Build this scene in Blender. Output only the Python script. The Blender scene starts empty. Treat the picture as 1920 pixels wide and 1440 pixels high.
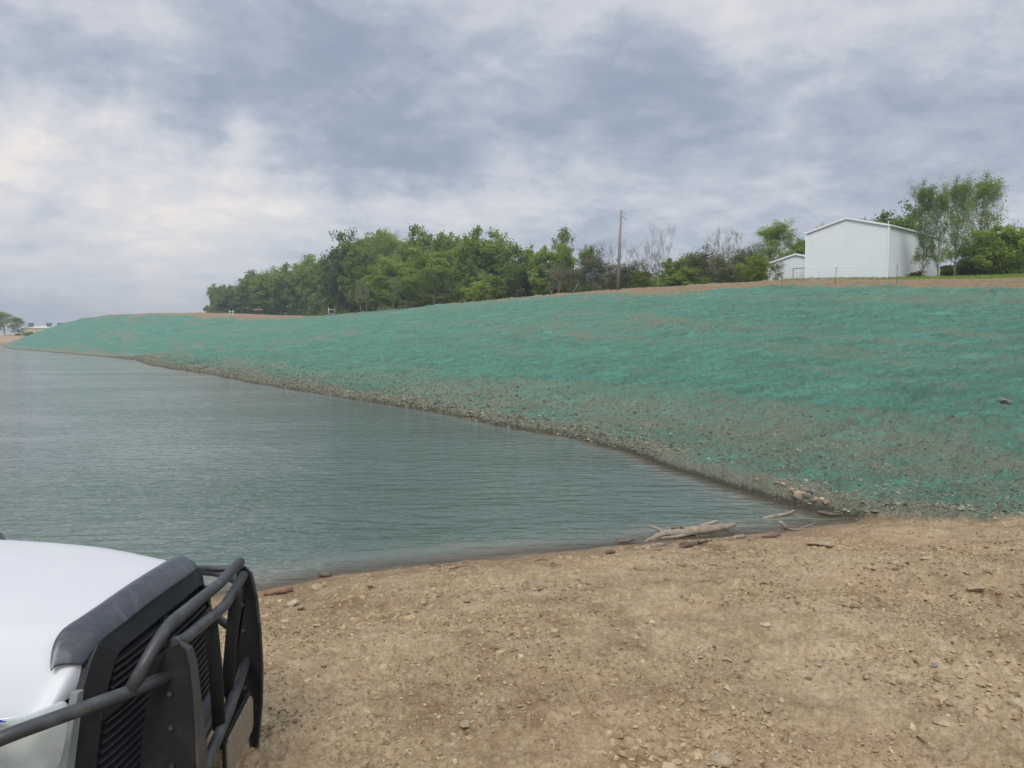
import bpy, bmesh, math, random
import numpy as np
from mathutils import Vector, Matrix
R = math.radians
scene = bpy.context.scene
col = scene.collection

# ------------------------------------------------------------------ camera
CAMZ = 3.2
PITCH = math.atan(92/1450)
cam_data = bpy.data.cameras.new("camera")
cam = bpy.data.objects.new("camera", cam_data)
col.objects.link(cam)
cam.location = (0, 0, CAMZ)
cam.rotation_euler = (math.pi/2 - PITCH, 0, 0)
cam_data.sensor_width = 36
cam_data.lens = 36*1450/1920
cam_data.clip_start = 0.05
cam_data.clip_end = 6000
scene.camera = cam

# ------------------------------------------------------------------ colour management
scene.view_settings.view_transform = 'Standard'
scene.view_settings.look = 'None'
scene.view_settings.gamma = 1
scene.view_settings.exposure = 0.0
try:
    scene.cycles.max_bounces = 6
    scene.cycles.transparent_max_bounces = 12
except Exception:
    pass

CP, SP = math.cos(PITCH), math.sin(PITCH)
def ray(px, py):
    cx = (px-960)/1450; cy = (720-py)/1450
    return Vector((cx, CP+cy*SP, -SP+cy*CP))
def P(px, py, Y):
    r = ray(px, py); k = Y/r.y
    return Vector((r.x*k, Y, CAMZ+r.z*k))
def G(px, py, z):
    r = ray(px, py); k = (z-CAMZ)/r.z
    return Vector((r.x*k, r.y*k, z))

# ------------------------------------------------------------------ node helper
class NT:
    def __init__(s, nt):
        s.nt = nt; s.n = nt.nodes; s.l = nt.links
    def node(s, t, **kw):
        n = s.n.new(t)
        for k, v in kw.items():
            if k.startswith('i_'):
                key = k[2:]
                key = int(key) if key.isdigit() else key.replace('_', ' ')
                s.set(n.inputs[key], v)
            else:
                setattr(n, k, v)
        return n
    def set(s, inp, v):
        if isinstance(v, bpy.types.NodeSocket): s.l.new(v, inp)
        else: inp.default_value = v
    def math(s, op, a, b=None, c=None, clamp=False):
        n = s.n.new('ShaderNodeMath'); n.operation = op; n.use_clamp = clamp
        s.set(n.inputs[0], a)
        if b is not None: s.set(n.inputs[1], b)
        if c is not None: s.set(n.inputs[2], c)
        return n.outputs[0]
    def vmath(s, op, a, b=None, scale=None):
        n = s.n.new('ShaderNodeVectorMath'); n.operation = op
        s.set(n.inputs[0], a)
        if b is not None: s.set(n.inputs[1], b)
        if scale is not None: s.set(n.inputs['Scale'], scale)
        return n.outputs['Value'] if op in ('DOT_PRODUCT', 'LENGTH', 'DISTANCE') else n.outputs[0]
    def noise(s, vec, scale, detail=4, rough=.55, dist=0, out='Fac'):
        n = s.n.new('ShaderNodeTexNoise')
        s.set(n.inputs['Vector'], vec); n.inputs['Scale'].default_value = scale
        n.inputs['Detail'].default_value = detail; n.inputs['Roughness'].default_value = rough
        n.inputs['Distortion'].default_value = dist
        return n.outputs[out]
    def ramp(s, fac, stops, interp='LINEAR'):
        n = s.n.new('ShaderNodeValToRGB'); cr = n.color_ramp; cr.interpolation = interp
        while len(cr.elements) < len(stops): cr.elements.new(0.5)
        for e, (p, c) in zip(cr.elements, stops):
            e.position = p; e.color = tuple(c)+(1,) if len(c) == 3 else c
        s.set(n.inputs[0], fac)
        return n.outputs[0]
    def maprange(s, v, a, b, c=0, d=1, smooth=True):
        n = s.n.new('ShaderNodeMapRange'); n.interpolation_type = 'SMOOTHSTEP' if smooth else 'LINEAR'
        s.set(n.inputs[0], v)
        for i, x in zip((1, 2, 3, 4), (a, b, c, d)): s.set(n.inputs[i], x)
        return n.outputs[0]
    def mix(s, f, a, b, mode='MIX'):
        n = s.n.new('ShaderNodeMix'); n.data_type = 'RGBA'; n.blend_type = mode
        s.set(n.inputs[0], f); s.set(n.inputs[6], a if not isinstance(a, tuple) else tuple(a)+(1,)*(4-len(a)))
        s.set(n.inputs[7], b if not isinstance(b, tuple) else tuple(b)+(1,)*(4-len(b)))
        return n.outputs[2]

# ------------------------------------------------------------------ world: overcast sky
SUN_EL, SUN_ROT = R(50), R(192)
w = bpy.data.worlds.new("World"); scene.world = w; w.use_nodes = True
wn = NT(w.node_tree); w.node_tree.nodes.clear()
sky = wn.node('ShaderNodeTexSky', sky_type='NISHITA', sun_disc=False, sun_elevation=SUN_EL, sun_rotation=SUN_ROT)
tc = wn.node('ShaderNodeTexCoord')
D = tc.outputs['Generated']
warp = wn.vmath('SUBTRACT', wn.noise(D, 5.5, 6, .58, out='Color'), (.5, .5, .5))
Dw = wn.vmath('NORMALIZE', wn.vmath('ADD', D, wn.vmath('SCALE', warp, scale=.22)))
sep = wn.node('ShaderNodeSeparateXYZ', i_0=D)
zz = wn.math('ADD', wn.math('MAXIMUM', sep.outputs[2], 0), .30)
cp = wn.node('ShaderNodeCombineXYZ')
wn.set(cp.inputs[0], wn.math('DIVIDE', sep.outputs[0], zz)); wn.set(cp.inputs[1], wn.math('DIVIDE', sep.outputs[1], zz))
mp = wn.node('ShaderNodeMapping'); wn.set(mp.inputs[0], cp.outputs[0]); mp.inputs['Rotation'].default_value = (0, 0, R(-24)); mp.inputs['Scale'].default_value = (1.0, 1.15, 1)
n1 = wn.noise(mp.outputs[0], 2.3, 9, .60, .25)
n2 = wn.noise(mp.outputs[0], 8.5, 7, .66, .2)
v = wn.math('MULTIPLY_ADD', wn.math('SUBTRACT', n1, .5), 1.05, .53)
v = wn.math('MULTIPLY_ADD', wn.math('SUBTRACT', n2, .5), .55, v)
# (pixel the cloud feature is seen at, radius in degrees, weight): broad lit gaps and dark undersides
BLOBS = [(270,385,15,.42),(60,330,8,.16),(840,388,6,.18),(1000,390,4,.12),(1400,-10,9,.26),(280,70,8,.12),(1480,150,9,.12),(1020,285,6,.12),(440,300,4,.12),(1440,255,6,.08),(60,20,9,.06),(1150,60,8,.08),
         (700,270,10,-.20),(620,330,5,-.12),(800,120,16,-.15),(60,150,13,-.16),(330,262,6,-.14),(1230,170,11,-.13),(1660,200,9,-.15),(560,150,10,-.10),
         (1890,250,9,-.14),(1200,318,9,-.12),(480,30,9,-.05),(120,430,7,-.05),(430,450,9,-.07),(520,235,7,-.08),(1500,330,8,-.06)]
for (bx, by, rr, wt) in BLOBS:
    d = ray(bx, by).normalized()
    wt = wt if wt > 0 else wt*.78
    ds = wn.vmath('MULTIPLY', wn.vmath('SUBTRACT', Dw, tuple(d)), (1, 1, 2.5))
    v = wn.math('MULTIPLY_ADD', wn.maprange(wn.vmath('LENGTH', ds), 0, R(rr*1.5), 1, 0), wt, v)
cloud = wn.ramp(v, [(.02, (.270, .330, .425)), (.30, (.345, .405, .505)), (.48, (.46, .510, .595)), (.62, (.60, .625, .69)), (.80, (.73, .725, .76)), (1.0, (.90, .85, .81))])
hz = wn.maprange(sep.outputs[2], -.02, .16, 1, 0)
cloud = wn.mix(wn.math('MULTIPLY', hz, .62), cloud, (.53, .575, .65))
low = wn.maprange(sep.outputs[2], -.25, -.02, 1, 0)
cloud = wn.mix(low, cloud, (.25, .24, .2))
lift = wn.math('ADD', wn.maprange(sep.outputs[2], .50, .85, 0, .95), wn.maprange(sep.outputs[1], .25, -.35, 0, .45))  # brightness added overhead and behind the camera to light the ground
cloud = wn.vmath('SCALE', cloud, scale=wn.math('ADD', wn.math('MULTIPLY', lift, wn.maprange(sep.outputs[2], 0, .2)), 1.0))
skyc = wn.mix(.06, cloud, wn.mix(1.0, sky.outputs[0], (.12, .12, .12), 'MULTIPLY'))
bg = wn.node('ShaderNodeBackground'); wn.set(bg.inputs[0], skyc); bg.inputs[1].default_value = 1.0
wo = wn.node('ShaderNodeOutputWorld'); wn.l.new(bg.outputs[0], wo.inputs[0])

sun_d = bpy.data.lights.new("sun", 'SUN'); sun_d.energy = 2.0; sun_d.angle = R(20); sun_d.color = (1, .955, .89)
sun = bpy.data.objects.new("sun", sun_d); col.objects.link(sun)
# nishita rotation is measured from +Y clockwise
sd = Vector((math.sin(SUN_ROT)*math.cos(SUN_EL), math.cos(SUN_ROT)*math.cos(SUN_EL), math.sin(SUN_EL)))
sun.rotation_euler = sd.to_track_quat('Z', 'Y').to_euler()

# ------------------------------------------------------------------ general helpers
def tag(o, label=None, cat=None, group=None, kind=None):
    if label: o['label'] = label
    if cat: o['category'] = cat
    if group: o['group'] = group
    if kind: o['kind'] = kind
    return o
def empty(name, loc, label, cat, group=None, rz=0):
    o = bpy.data.objects.new(name, None); col.objects.link(o)
    o.location = loc; o.rotation_euler = (0, 0, rz); o.empty_display_size = .2
    return tag(o, label, cat, group)
def np_mesh(name, verts, faces, mats, smooth=False, attrs=None, fmat=None):
    """verts (n,3); faces: list of (m,k) int arrays"""
    me = bpy.data.meshes.new(name)
    verts = np.asarray(verts, dtype=np.float32)
    me.vertices.add(len(verts)); me.vertices.foreach_set('co', verts.ravel())
    loops = np.concatenate([f.ravel() for f in faces]).astype(np.int32)
    tot = np.concatenate([np.full(len(f), f.shape[1], dtype=np.int32) for f in faces])
    st = np.concatenate([[0], np.cumsum(tot)[:-1]]).astype(np.int32)
    me.loops.add(len(loops)); me.loops.foreach_set('vertex_index', loops)
    me.polygons.add(len(tot)); me.polygons.foreach_set('loop_start', st); me.polygons.foreach_set('loop_total', tot)
    me.polygons.foreach_set('use_smooth', np.full(len(tot), smooth))
    for m in (mats if isinstance(mats, (list, tuple)) else [mats]): me.materials.append(m)
    if fmat is not None: me.polygons.foreach_set('material_index', np.asarray(fmat, dtype=np.int32))
    for k, a in (attrs or {}).items():
        at = me.attributes.new(k, 'FLOAT', 'POINT'); at.data.foreach_set('value', np.asarray(a, dtype=np.float32))
    me.update(calc_edges=True); me.validate()
    return me
def link(name, me, parent=None, loc=None):
    o = bpy.data.objects.new(name, me); col.objects.link(o)
    if parent: o.parent = parent
    if loc is not None: o.location = loc
    return o

def hash2(ix, iy, seed):
    h = (ix.astype(np.int64)*374761393 + iy.astype(np.int64)*668265263 + seed*1442695041) & 0xffffffff
    h = ((h ^ (h >> 13))*1274126177) & 0xffffffff
    return ((h ^ (h >> 16)) & 0xffffff)/float(0xffffff)
def vnoise(x, y, seed=0):
    ix = np.floor(x); iy = np.floor(y); fx = x-ix; fy = y-iy
    fx = fx*fx*(3-2*fx); fy = fy*fy*(3-2*fy)
    ix = ix.astype(np.int64); iy = iy.astype(np.int64)
    a = hash2(ix, iy, seed); b = hash2(ix+1, iy, seed); c = hash2(ix, iy+1, seed); d = hash2(ix+1, iy+1, seed)
    return (a*(1-fx)+b*fx)*(1-fy)+(c*(1-fx)+d*fx)*fy
def fbm(x, y, seed=0, octv=4, gain=.5):
    s = 0; amp = 1; tot = 0
    for i in range(octv):
        s = s+amp*vnoise(x*2**i+17.3*i, y*2**i-9.1*i, seed+i*13); tot += amp; amp *= gain
    return s/tot
def sstep(x, a, b):
    t = np.clip((x-a)/(b-a), 0, 1); return t*t*(3-2*t)

# ------------------------------------------------------------------ terrain shape
TOE = [(60, 0), (20, 8.8), (13, 10.4), (9.6, 11.8), (7.3, 12.9)] + [tuple(G(x, y, 0)[:2]) for x, y in
      [(1575,966),(1540,946),(1480,920),(1400,897),(1330,880),(1200,850),(1100,825),(1000,806),(900,790),(800,768),(700,753),(600,737),(480,718),(400,703),(330,692),(290,686),(250,674),(140,664),(20,654)]] + [(-150, 228), (-166, 262)]
def gz(px, py, z): v = G(px, py, z); return (v.x, v.y, z)
CREST = [(75, 18, 6.4), (50, 36, 6.8), gz(1920, 523, 7.0), gz(1700, 524, 7.2), gz(1500, 525, 7.4), gz(1400, 528, 7.5), gz(1300, 534, 7.7), gz(1155, 542, 8.0),
         gz(1000, 554, 8.0), gz(860, 569, 8.0), gz(700, 584, 8.0), gz(600, 593, 8.2), gz(500, 590, 8.8), gz(400, 586, 9.3),
         gz(300, 586, 9.4), gz(200, 589, 9.0), (-124, 222, 7.9), (-137, 231, 5.6), (-157, 246, 1.4), (-172, 262, -1.5)]
BAND = [.26, .26, .25, .10, .08, .13, .20, .13, .11, .05, .05, .20, .24, .19, .09, .02, 0, 0, 0, 0]
SHORE = [(-120, -60), (-40, -12), (-14, 4.2), (-6, 8.1)] + [tuple(G(x, y, 0)[:2]) for x, y in
        [(500,1106),(600,1086),(700,1072),(850,1056),(1000,1040),(1100,1032),(1200,1022),(1300,1012),(1400,1003),(1500,993),(1560,985)]] + [(12, 15.6), (40, 25)]
def chaikin(p, n=2):
    for _ in range(n):
        q_ = [p[0]]
        for a_, b_ in zip(p[:-1], p[1:]):
            q_.append(tuple(.75*x_+.25*y_ for x_, y_ in zip(a_, b_))); q_.append(tuple(.25*x_+.75*y_ for x_, y_ in zip(a_, b_)))
        p = q_+[p[-1]]
    return p
_cb = chaikin([tuple(c_)+(b_,) for c_, b_ in zip(CREST, BAND)], 1)
CREST = [c_[:3] for c_ in _cb]; BAND = [c_[3] for c_ in _cb]
TOE_A = TOE[:5]+[(5.9, 13.7), (0, 14.6), (-30, 17)]
TOE_B = [(22, -30), (7.2, 10.2)]+TOE[5:]
def sdist(X, Y, poly, vals=None):
    best = np.full(X.shape, 1e12); sg = np.ones(X.shape); out = [np.zeros(X.shape) for _ in (vals or [])]
    for i in range(len(poly)-1):
        ax, ay = poly[i][:2]; bx, by = poly[i+1][:2]
        dx, dy = bx-ax, by-ay; L2 = dx*dx+dy*dy
        t = np.clip(((X-ax)*dx+(Y-ay)*dy)/L2, 0, 1)
        ex = X-ax-t*dx; ey = Y-ay-t*dy; d2 = ex*ex+ey*ey
        m = d2 < best
        best = np.where(m, d2, best)
        cr = ex*dy-ey*dx
        sg = np.where(m, np.where(cr >= 0, 1., -1.), sg)
        for k, vv in enumerate(vals or []):
            out[k] = np.where(m, vv[i]*(1-t)+vv[i+1]*t, out[k])
    return np.sqrt(best)*sg, out
def smax(a, b, k):
    h = np.clip(.5+.5*(a-b)/k, 0, 1)
    return b*(1-h)+a*h+k*h*(1-h)
def terrain(X, Y, detail=True):
    X = np.asarray(X, float); Y = np.asarray(Y, float)
    A = -.53*X+.85*Y; B = .85*X+.53*Y
    wig = (fbm(X*.5, Y*.5, 3, 4)-.5)*.9
    dTa, _ = sdist(X, Y, TOE_A); dTb, _ = sdist(X, Y, TOE_B)
    kk_ = 7.0; hh_ = np.clip(.5+.5*(dTb-dTa)/kk_, 0, 1)*1.0
    dT = dTb*(1-hh_)+dTa*hh_-kk_*hh_*(1-hh_)*sstep(np.minimum(dTa, dTb), 0, 8)
    dC, (zc, band) = sdist(X, Y, CREST, [[c[2] for c in CREST], BAND])
    dS, _ = sdist(X, Y, SHORE)
    r = np.hypot(X, Y)
    dT = dT+wig*np.clip(r/40, .25, 1.2)*.8
    dSn = dS+(fbm(X*1.3, Y*1.3, 8, 3)-.5)*.35*sstep(np.abs(dS), 3, .5)
    t = np.where(dC < 0, np.clip(dT, 0, None)/(np.clip(dT, 0, None)+np.abs(dC)+1e-6), 1.0)
    prof = t+.10*np.sin(np.pi*t)*t
    prof = np.where(t > .93, prof, prof)
    K = zc*prof+.17*sstep(dT, -.02, .22)*(1-t)
    pl = np.clip(dC, 0, None)
    right = sstep(X-.139*Y, 2, 14)
    K = np.where(dC > 0, zc+right*np.clip(8.84-zc, 0, 9)*np.clip(pl/25, 0, 1), K)
    K = np.where(dT < 0, np.maximum(dT*.35, -2), K)
    Bz = np.where(dSn > 0, np.minimum(dSn, 4.5)*.14+np.clip(dSn-4.5, 0, 30)*.055, np.maximum(dSn*.27, -2))
    F = np.minimum(np.clip(Y-276, -60, 48)*.07, 2.9)
    Lf = np.clip((-240-X)*.05, -2, 1.5)
    z = smax(smax(Bz, K, .10), np.maximum(F, Lf), .1)
    bank = sstep(K-Bz, -.06, .10)*sstep(K-F, -.3, .3)
    if detail:
        beach = 1-bank
        pond = sstep(z, .03, -.2)
        # loose tilled soil on the beach
        near = sstep(r, 60, 20)
        h = (fbm(X*.45, Y*.45, 21, 3)-.5)*.16
        ang = np.hypot(X-3.2, Y-1.5)      # shallow curved wheel ruts
        rut = np.exp(-((ang-4.6)/.14)**2)+np.exp(-((ang-6.1)/.16)**2)
        h = h-rut*.065*sstep(fbm(X*.7, Y*.7, 31, 2), .35, .6)
        cl = fbm(X*3.2, Y*4.2, 22, 4, .6)-.5
        h = h+cl*.085*near
        cl2 = np.clip(fbm(X*9, Y*11, 25, 3, .6)-.52, 0, 1)
        amp2 = sstep(fbm(X*1.1, Y*1.1, 41, 2), .38, .68)
        h = h+cl2*(.05+.11*amp2)*near+(fbm(X*21, Y*23, 26, 2, .6)-.5)*.034*sstep(r, 22, 10)+(vnoise(X*55, Y*60, 27)-.5)*.014*sstep(r, 12, 6)-np.clip(.10-np.abs(fbm(X*6, Y*7, 28, 3, .6)-.5), 0, 1)*.22*near
        h = h*sstep(z, -.02, .18)
        shore_rough = np.exp(-((dS-.9)/.7)**2)*.07*(fbm(X*4, Y*5, 44, 3)-.4)
        h = h+shore_rough
        # bank: tracked and raked, ridges along the fall line
        fr = np.clip(r/30, .35, 2.0)
        rd = vnoise(A*1.6+fbm(X*.3, Y*.3, 9, 2)*2, B*.13, 51)-.5
        rd2 = vnoise(A*3.7+fbm(X*.5, Y*.5, 19, 2)*2, B*.32, 52)-.5
        msk = sstep(fbm(X*.09, Y*.09, 61, 2), .35, .65)
        ba = (fbm(X*.22, Y*.22, 62, 3)-.5)*.36+rd*.14*(.4+msk)+rd2*.085
        ba = ba+(fbm(X*1.3, Y*1.3, 63, 4, .6)-.5)*.30+(fbm(A*5, B*3.4, 68, 3, .65)-.5)*.20
        ba = ba+np.clip(fbm(X*3.1, Y*3.1, 64, 3, .6)-.55, 0, 1)*.5*sstep(t, .45, .02)
        ba = ba+np.clip(fbm(X*.9, Y*.9, 65, 3)-.62, 0, 1)*.9
        ba = ba-np.clip(.13-np.abs(fbm(A*2.6, B*1.7, 87, 3, .6)-.5), 0, 1)*.75+np.clip(fbm(X*6, Y*6, 88, 2)-.5, 0, 1)*.22*sstep(r, 70, 30)
        trk = sstep(vnoise(A*.045+5, B*.62+fbm(X*.06, Y*.06, 69, 2)*4, 81), .50, .68)*sstep(fbm(A*.05, B*.12, 82, 2), .38, .56)*sstep(t, .12, .3)
        ba = ba+np.sin(A*16.5+B*1.2+fbm(X*.5, Y*.5, 83, 2)*7)*.07*trk*(.5+vnoise(A*2, B*2, 84))-trk*.03
        gv_ = A/2.7+fbm(X*.12, Y*.12, 85, 2)*1.6; gi = np.floor(gv_)
        gm_ = sstep(vnoise(gi*7.3+.5, B*.09, 86), .52, .64)
        ba = ba-np.exp(-((gv_-gi-.5)/.035)**2)*.26*gm_+np.exp(-((gv_-gi-.58)/.04)**2)*.07*gm_
        ba = ba*sstep(dC, 1.5, -1.5)+(fbm(X*.5, Y*.5, 66, 3)-.5)*.12*sstep(dC, -1.5, 1.5)
        ba = ba*np.where(r > 120, .8, 1)*sstep(dT, -.1, 1.2)*.72
        lip = np.exp(-((dT-.25)/.3)**2)*(fbm(X*2.6, Y*2.6, 67, 4, .6)-.38)*.42
        z = z+beach*h*(1-pond*.8)+bank*(ba+lip)
    return z, dict(t=t, bank=bank, dT=dT, dC=dC, dS=dS, band=band, A=A, B=B, r=r)
def zt(x, y):
    return float(terrain(np.array([x]), np.array([y]))[0][0])
def zts(xs, ys):
    return terrain(np.asarray(xs), np.asarray(ys))[0]

az = np.concatenate([np.arange(-180, -42, 3.), np.arange(-42, 42.001, .078), np.arange(45, 180, 3.)])
rad = [1.0]
while rad[-1] < 1400:
    rr = rad[-1]; rad.append(rr*(1.0052 if 2.5 < rr < 14 else 1.0047 if 14 <= rr < 230 else 1.03))
rad = np.array(rad)
AZ, RD = np.meshgrid(np.radians(az), rad)
GX = RD*np.sin(AZ); GY = RD*np.cos(AZ)
GZ, inf = terrain(GX, GY)
nr, nc = GX.shape
V = np.stack([GX, GY, GZ], -1).reshape(-1, 3)
i = np.arange(nr-1)[:, None]*nc; j = np.arange(nc)[None, :]; j2 = (j+1) % nc
F4 = np.stack([i+j, i+j2, i+nc+j2, i+nc+j], -1).reshape(-1, 4)[:, ::-1]
V = np.vstack([V, [[0, 0, float(GZ[0].mean())]]]); cidx = len(V)-1
jj = np.arange(nc); F3 = np.stack([np.full(nc, cidx), jj, (jj+1) % nc], -1)[:, ::-1]
# hydromulch cover, 0 bare .. 1 solid
t = inf['t']; A = inf['A']; Bc = inf['B']
cov = inf['bank']*sstep(inf['dT'], -.1, .35+2.0*fbm(A*.15, Bc*.15, 71, 3)*(.5+.5*sstep(inf['r'], 20, 60)))
lowb = (fbm(A*.10, Bc*.25, 72, 3)-.5)*.22
cov = cov*(.50+.50*sstep(t+lowb, -.02, .13))*(1-.10*sstep(GX-.25*GY, -2, 6)*sstep(t+lowb, .40, .2))
cov = cov*sstep(inf['band']+(fbm(A*.16, Bc*.4, 73, 5, .6)-.5)*.26*(.3+inf['band']*4).clip(0, 1.4)-(1-t), .035, -.035)
cov = cov*sstep(inf['dC'], .3, -.6)
spray = fbm(A*.05+3, Bc*.9+fbm(GX*.1, GY*.1, 74, 2)*3, 75, 4)
cov = cov*(.70+.42*sstep(spray, .36, .60))
cov = cov-.30*sstep(fbm(A*.09, Bc*.22, 76, 5, .65), .50, .80)*sstep(t, .80, .45)-.16*sstep(fbm(A*.4, Bc*.9, 79, 4, .6), .5, .75)
cov = cov-.75*sstep(fbm(A*.07, Bc*.28, 93, 4, .6), .50, .60)*sstep(t, .80, .90)*sstep(GX, 0, 8)
wet = sstep(GZ, .11, .07)*inf['bank']+sstep(GZ, .10, .015)*.9+.4*sstep(GZ+.12*(fbm(GX, GY, 77, 3)-.5), .26, .06)*(1-inf['bank'])
z0 = np.zeros(1)
attrs = dict(cover=np.concatenate([np.clip(cov, 0, 1).ravel(), z0]), wet=np.concatenate([np.clip(wet, 0, 1).ravel(), z0]),
             bank=np.concatenate([inf['bank'].ravel(), z0]), tt=np.concatenate([t.ravel(), z0]),
             grass=np.concatenate([(sstep(inf['dC']+(fbm(GX*.4, GY*.4, 78, 2)-.5)*3, 2, 5)*sstep(GX-.30*GY, 0, 8)+sstep(inf['dC'], 8, 20)*.8*sstep(GX, -118, -100)).clip(0, 1).ravel(), z0]))

gm = bpy.data.materials.new("soil"); gm.use_nodes = True
g = NT(gm.node_tree); bs = g.n['Principled BSDF']
geo = g.node('ShaderNodeNewGeometry'); pos = geo.outputs['Position']
def att(n): return g.node('ShaderNodeAttribute', attribute_name=n).outputs['Fac']
nA = g.noise(pos, .55, 5, .6); nB = g.noise(pos, 3.5, 6, .65); nC = g.noise(pos, 22, 5, .7); nD = g.noise(pos, 90, 3, .7)
dirt = g.ramp(g.math('MULTIPLY_ADD', g.math('SUBTRACT', nA, .5), .9, nB), [(.26, (.28, .190, .105)), (.42, (.39, .295, .178)), (.58, (.48, .375, .235)), (.78, (.55, .445, .29))])
dirt = g.mix(g.maprange(nC, .36, .68), g.mix(1.0, dirt, (.72, .67, .62), 'MULTIPLY'), dirt)  # shade of small hollows painted in as a darker soil tone
dirt = g.mix(g.maprange(g.noise(pos, 45, 3, .8), .60, .74), dirt, (.60, .49, .33))
red = g.maprange(g.noise(pos, .28, 3, .5), .5, .72)
dirt = g.mix(g.math('MULTIPLY', red, .35), dirt, (.36, .20, .115))
# crest dirt and shale on the bank
shale = g.ramp(nC, [(.3, (.12, .125, .09)), (.5, (.22, .22, .16)), (.7, (.32, .315, .23))])
crestd = g.ramp(nB, [(.3, (.21, .145, .080)), (.7, (.35, .265, .165))])
bd = g.mix(g.maprange(att('tt'), .45, .8), shale, crestd)
base = g.mix(att('bank'), dirt, bd)
# hydromulch
cp = g.node('ShaderNodeMapping'); g.set(cp.inputs[0], pos); cp.inputs['Rotation'].default_value = (0, 0, R(-32)); cp.inputs['Scale'].default_value = (.35, 1.6, 1)
ns = g.noise(cp.outputs[0], 1.1, 6, .65); nf = g.noise(pos, 5, 6, .75); nff = g.noise(pos, 1.2, 7, .72)
nh = g.noise(pos, 17, 5, .8)
cv = g.math('MULTIPLY_ADD', g.math('SUBTRACT', nf, .5), .55, att('cover'))
cv = g.math('MULTIPLY_ADD', g.math('SUBTRACT', nff, .5), .45, cv)
cv = g.math('MULTIPLY_ADD', g.math('SUBTRACT', nh, .5), 1.5, cv)
cv = g.math('MULTIPLY_ADD', g.math('SUBTRACT', ns, .5), .7, cv)
cv = g.maprange(cv, .12, .92)
teal = g.ramp(g.math('MULTIPLY_ADD', g.math('SUBTRACT', ns, .5), .9, nh), [(.25, (.050, .175, .125)), (.5, (.088, .265, .195)), (.75, (.130, .360, .265))])
teal = g.mix(g.maprange(g.math('MULTIPLY_ADD', g.math('SUBTRACT', ns, .5), .5, nf), .36, .62, .72, 0), teal, (.085, .150, .105))
c = g.mix(g.math('MULTIPLY', cv, .93), base, teal)
grit_shade = g.maprange(g.noise(pos, 13, 4, .75), .57, .66)
c = g.mix(g.math('MULTIPLY', g.math('MULTIPLY', grit_shade, .62), att('bank')), c, g.mix(1.0, c, (.35, .40, .36), 'MULTIPLY'))  # gritty relief shadows painted into the bank colour as dark speckle
chalk = g.maprange(g.noise(pos, 11, 4, .75), .62, .70)
c = g.mix(g.math('MULTIPLY', g.math('MULTIPLY', chalk, .45), att('bank')), c, (.36, .46, .37))
pit_shade = g.maprange(g.noise(pos, 26, 4, .8), .585, .68)
c = g.mix(g.math('MULTIPLY', g.math('MULTIPLY', pit_shade, .55), g.math('SUBTRACT', 1, att('bank'))), c, g.mix(1.0, c, (.50, .44, .38), 'MULTIPLY'))  # shadowed pits in the beach soil, painted as darker spots
gn = g.noise(pos, 9, 4, .7)
c = g.mix(att('grass'), c, g.ramp(gn, [(.3, (.05, .085, .025)), (.7, (.15, .20, .06))]))
wetc = g.mix(1.0, c, g.mix(att('bank'), (.70, .64, .58), (.34, .31, .27)), 'MULTIPLY')
c = g.mix(att('wet'), c, wetc)
g.set(bs.inputs['Base Color'], c)
g.set(bs.inputs['Roughness'], g.maprange(att('wet'), 0, 1, .95, .5))
bs.inputs['Specular IOR Level'].default_value = .25
b1 = g.node('ShaderNodeBump', i_Strength=.8, i_Distance=.018); g.set(b1.inputs['Height'], g.math('MULTIPLY_ADD', nC, .7, g.noise(pos, 60, 4, .8)))
b2 = g.node('ShaderNodeBump', i_Strength=.8, i_Distance=.14); g.set(b2.inputs['Height'], g.math('MULTIPLY', g.math('MULTIPLY_ADD', nh, .6, nf), att('bank'))); g.l.new(b1.outputs[0], b2.inputs['Normal'])
g.l.new(b2.outputs[0], bs.inputs['Normal'])
gme = np_mesh("ground", V, [F4, F3], gm, smooth=True, attrs=attrs)
tag(link("ground", gme), kind='structure')

# ------------------------------------------------------------------ pond
azw = np.arange(-100, 40, .5); rw = np.geomspace(4, 420, 260)
WA, WR = np.meshgrid(np.radians(azw), rw); WX = WR*np.sin(WA); WY = WR*np.cos(WA)
_wz, wi = terrain(WX, WY, False)
nrw, ncw = WX.shape
ii = np.arange(nrw-1)[:, None]*ncw; jw = np.arange(ncw-1)[None, :]
WF = np.stack([ii+jw, ii+jw+1, ii+ncw+jw+1, ii+ncw+jw], -1).reshape(-1, 4)[:, ::-1]
keep = (_wz.ravel()[WF] < .5).any(1)
wme = bpy.data.materials.new("pond_water"); wme.use_nodes = True
q = NT(wme.node_tree); wb = q.n['Principled BSDF']; out = q.n['Material Output']
gq = q.node('ShaderNodeNewGeometry'); pq = gq.outputs['Position']
depth = q.node('ShaderNodeAttribute', attribute_name='depth').outputs['Fac']
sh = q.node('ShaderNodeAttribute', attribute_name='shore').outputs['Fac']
turb = q.math('MULTIPLY_ADD', q.math('SUBTRACT', q.noise(pq, .5, 3), .5), .25, depth)
wc = q.ramp(turb, [(0.0, (.185, .14, .095)), (.12, (.125, .125, .088)), (.38, (.075, .110, .082)), (1, (.098, .132, .128))])
wc = q.mix(q.math('MULTIPLY', q.maprange(sh, 22, 2), q.maprange(depth, .1, .5)), wc, (.045, .088, .060))  # greener towards the shore, painting in the bank's reflection
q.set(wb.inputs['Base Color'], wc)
wb.inputs['Roughness'].default_value = .10; wb.inputs['IOR'].default_value = 1.5
wb.inputs['Specular IOR Level'].default_value = .75
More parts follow.
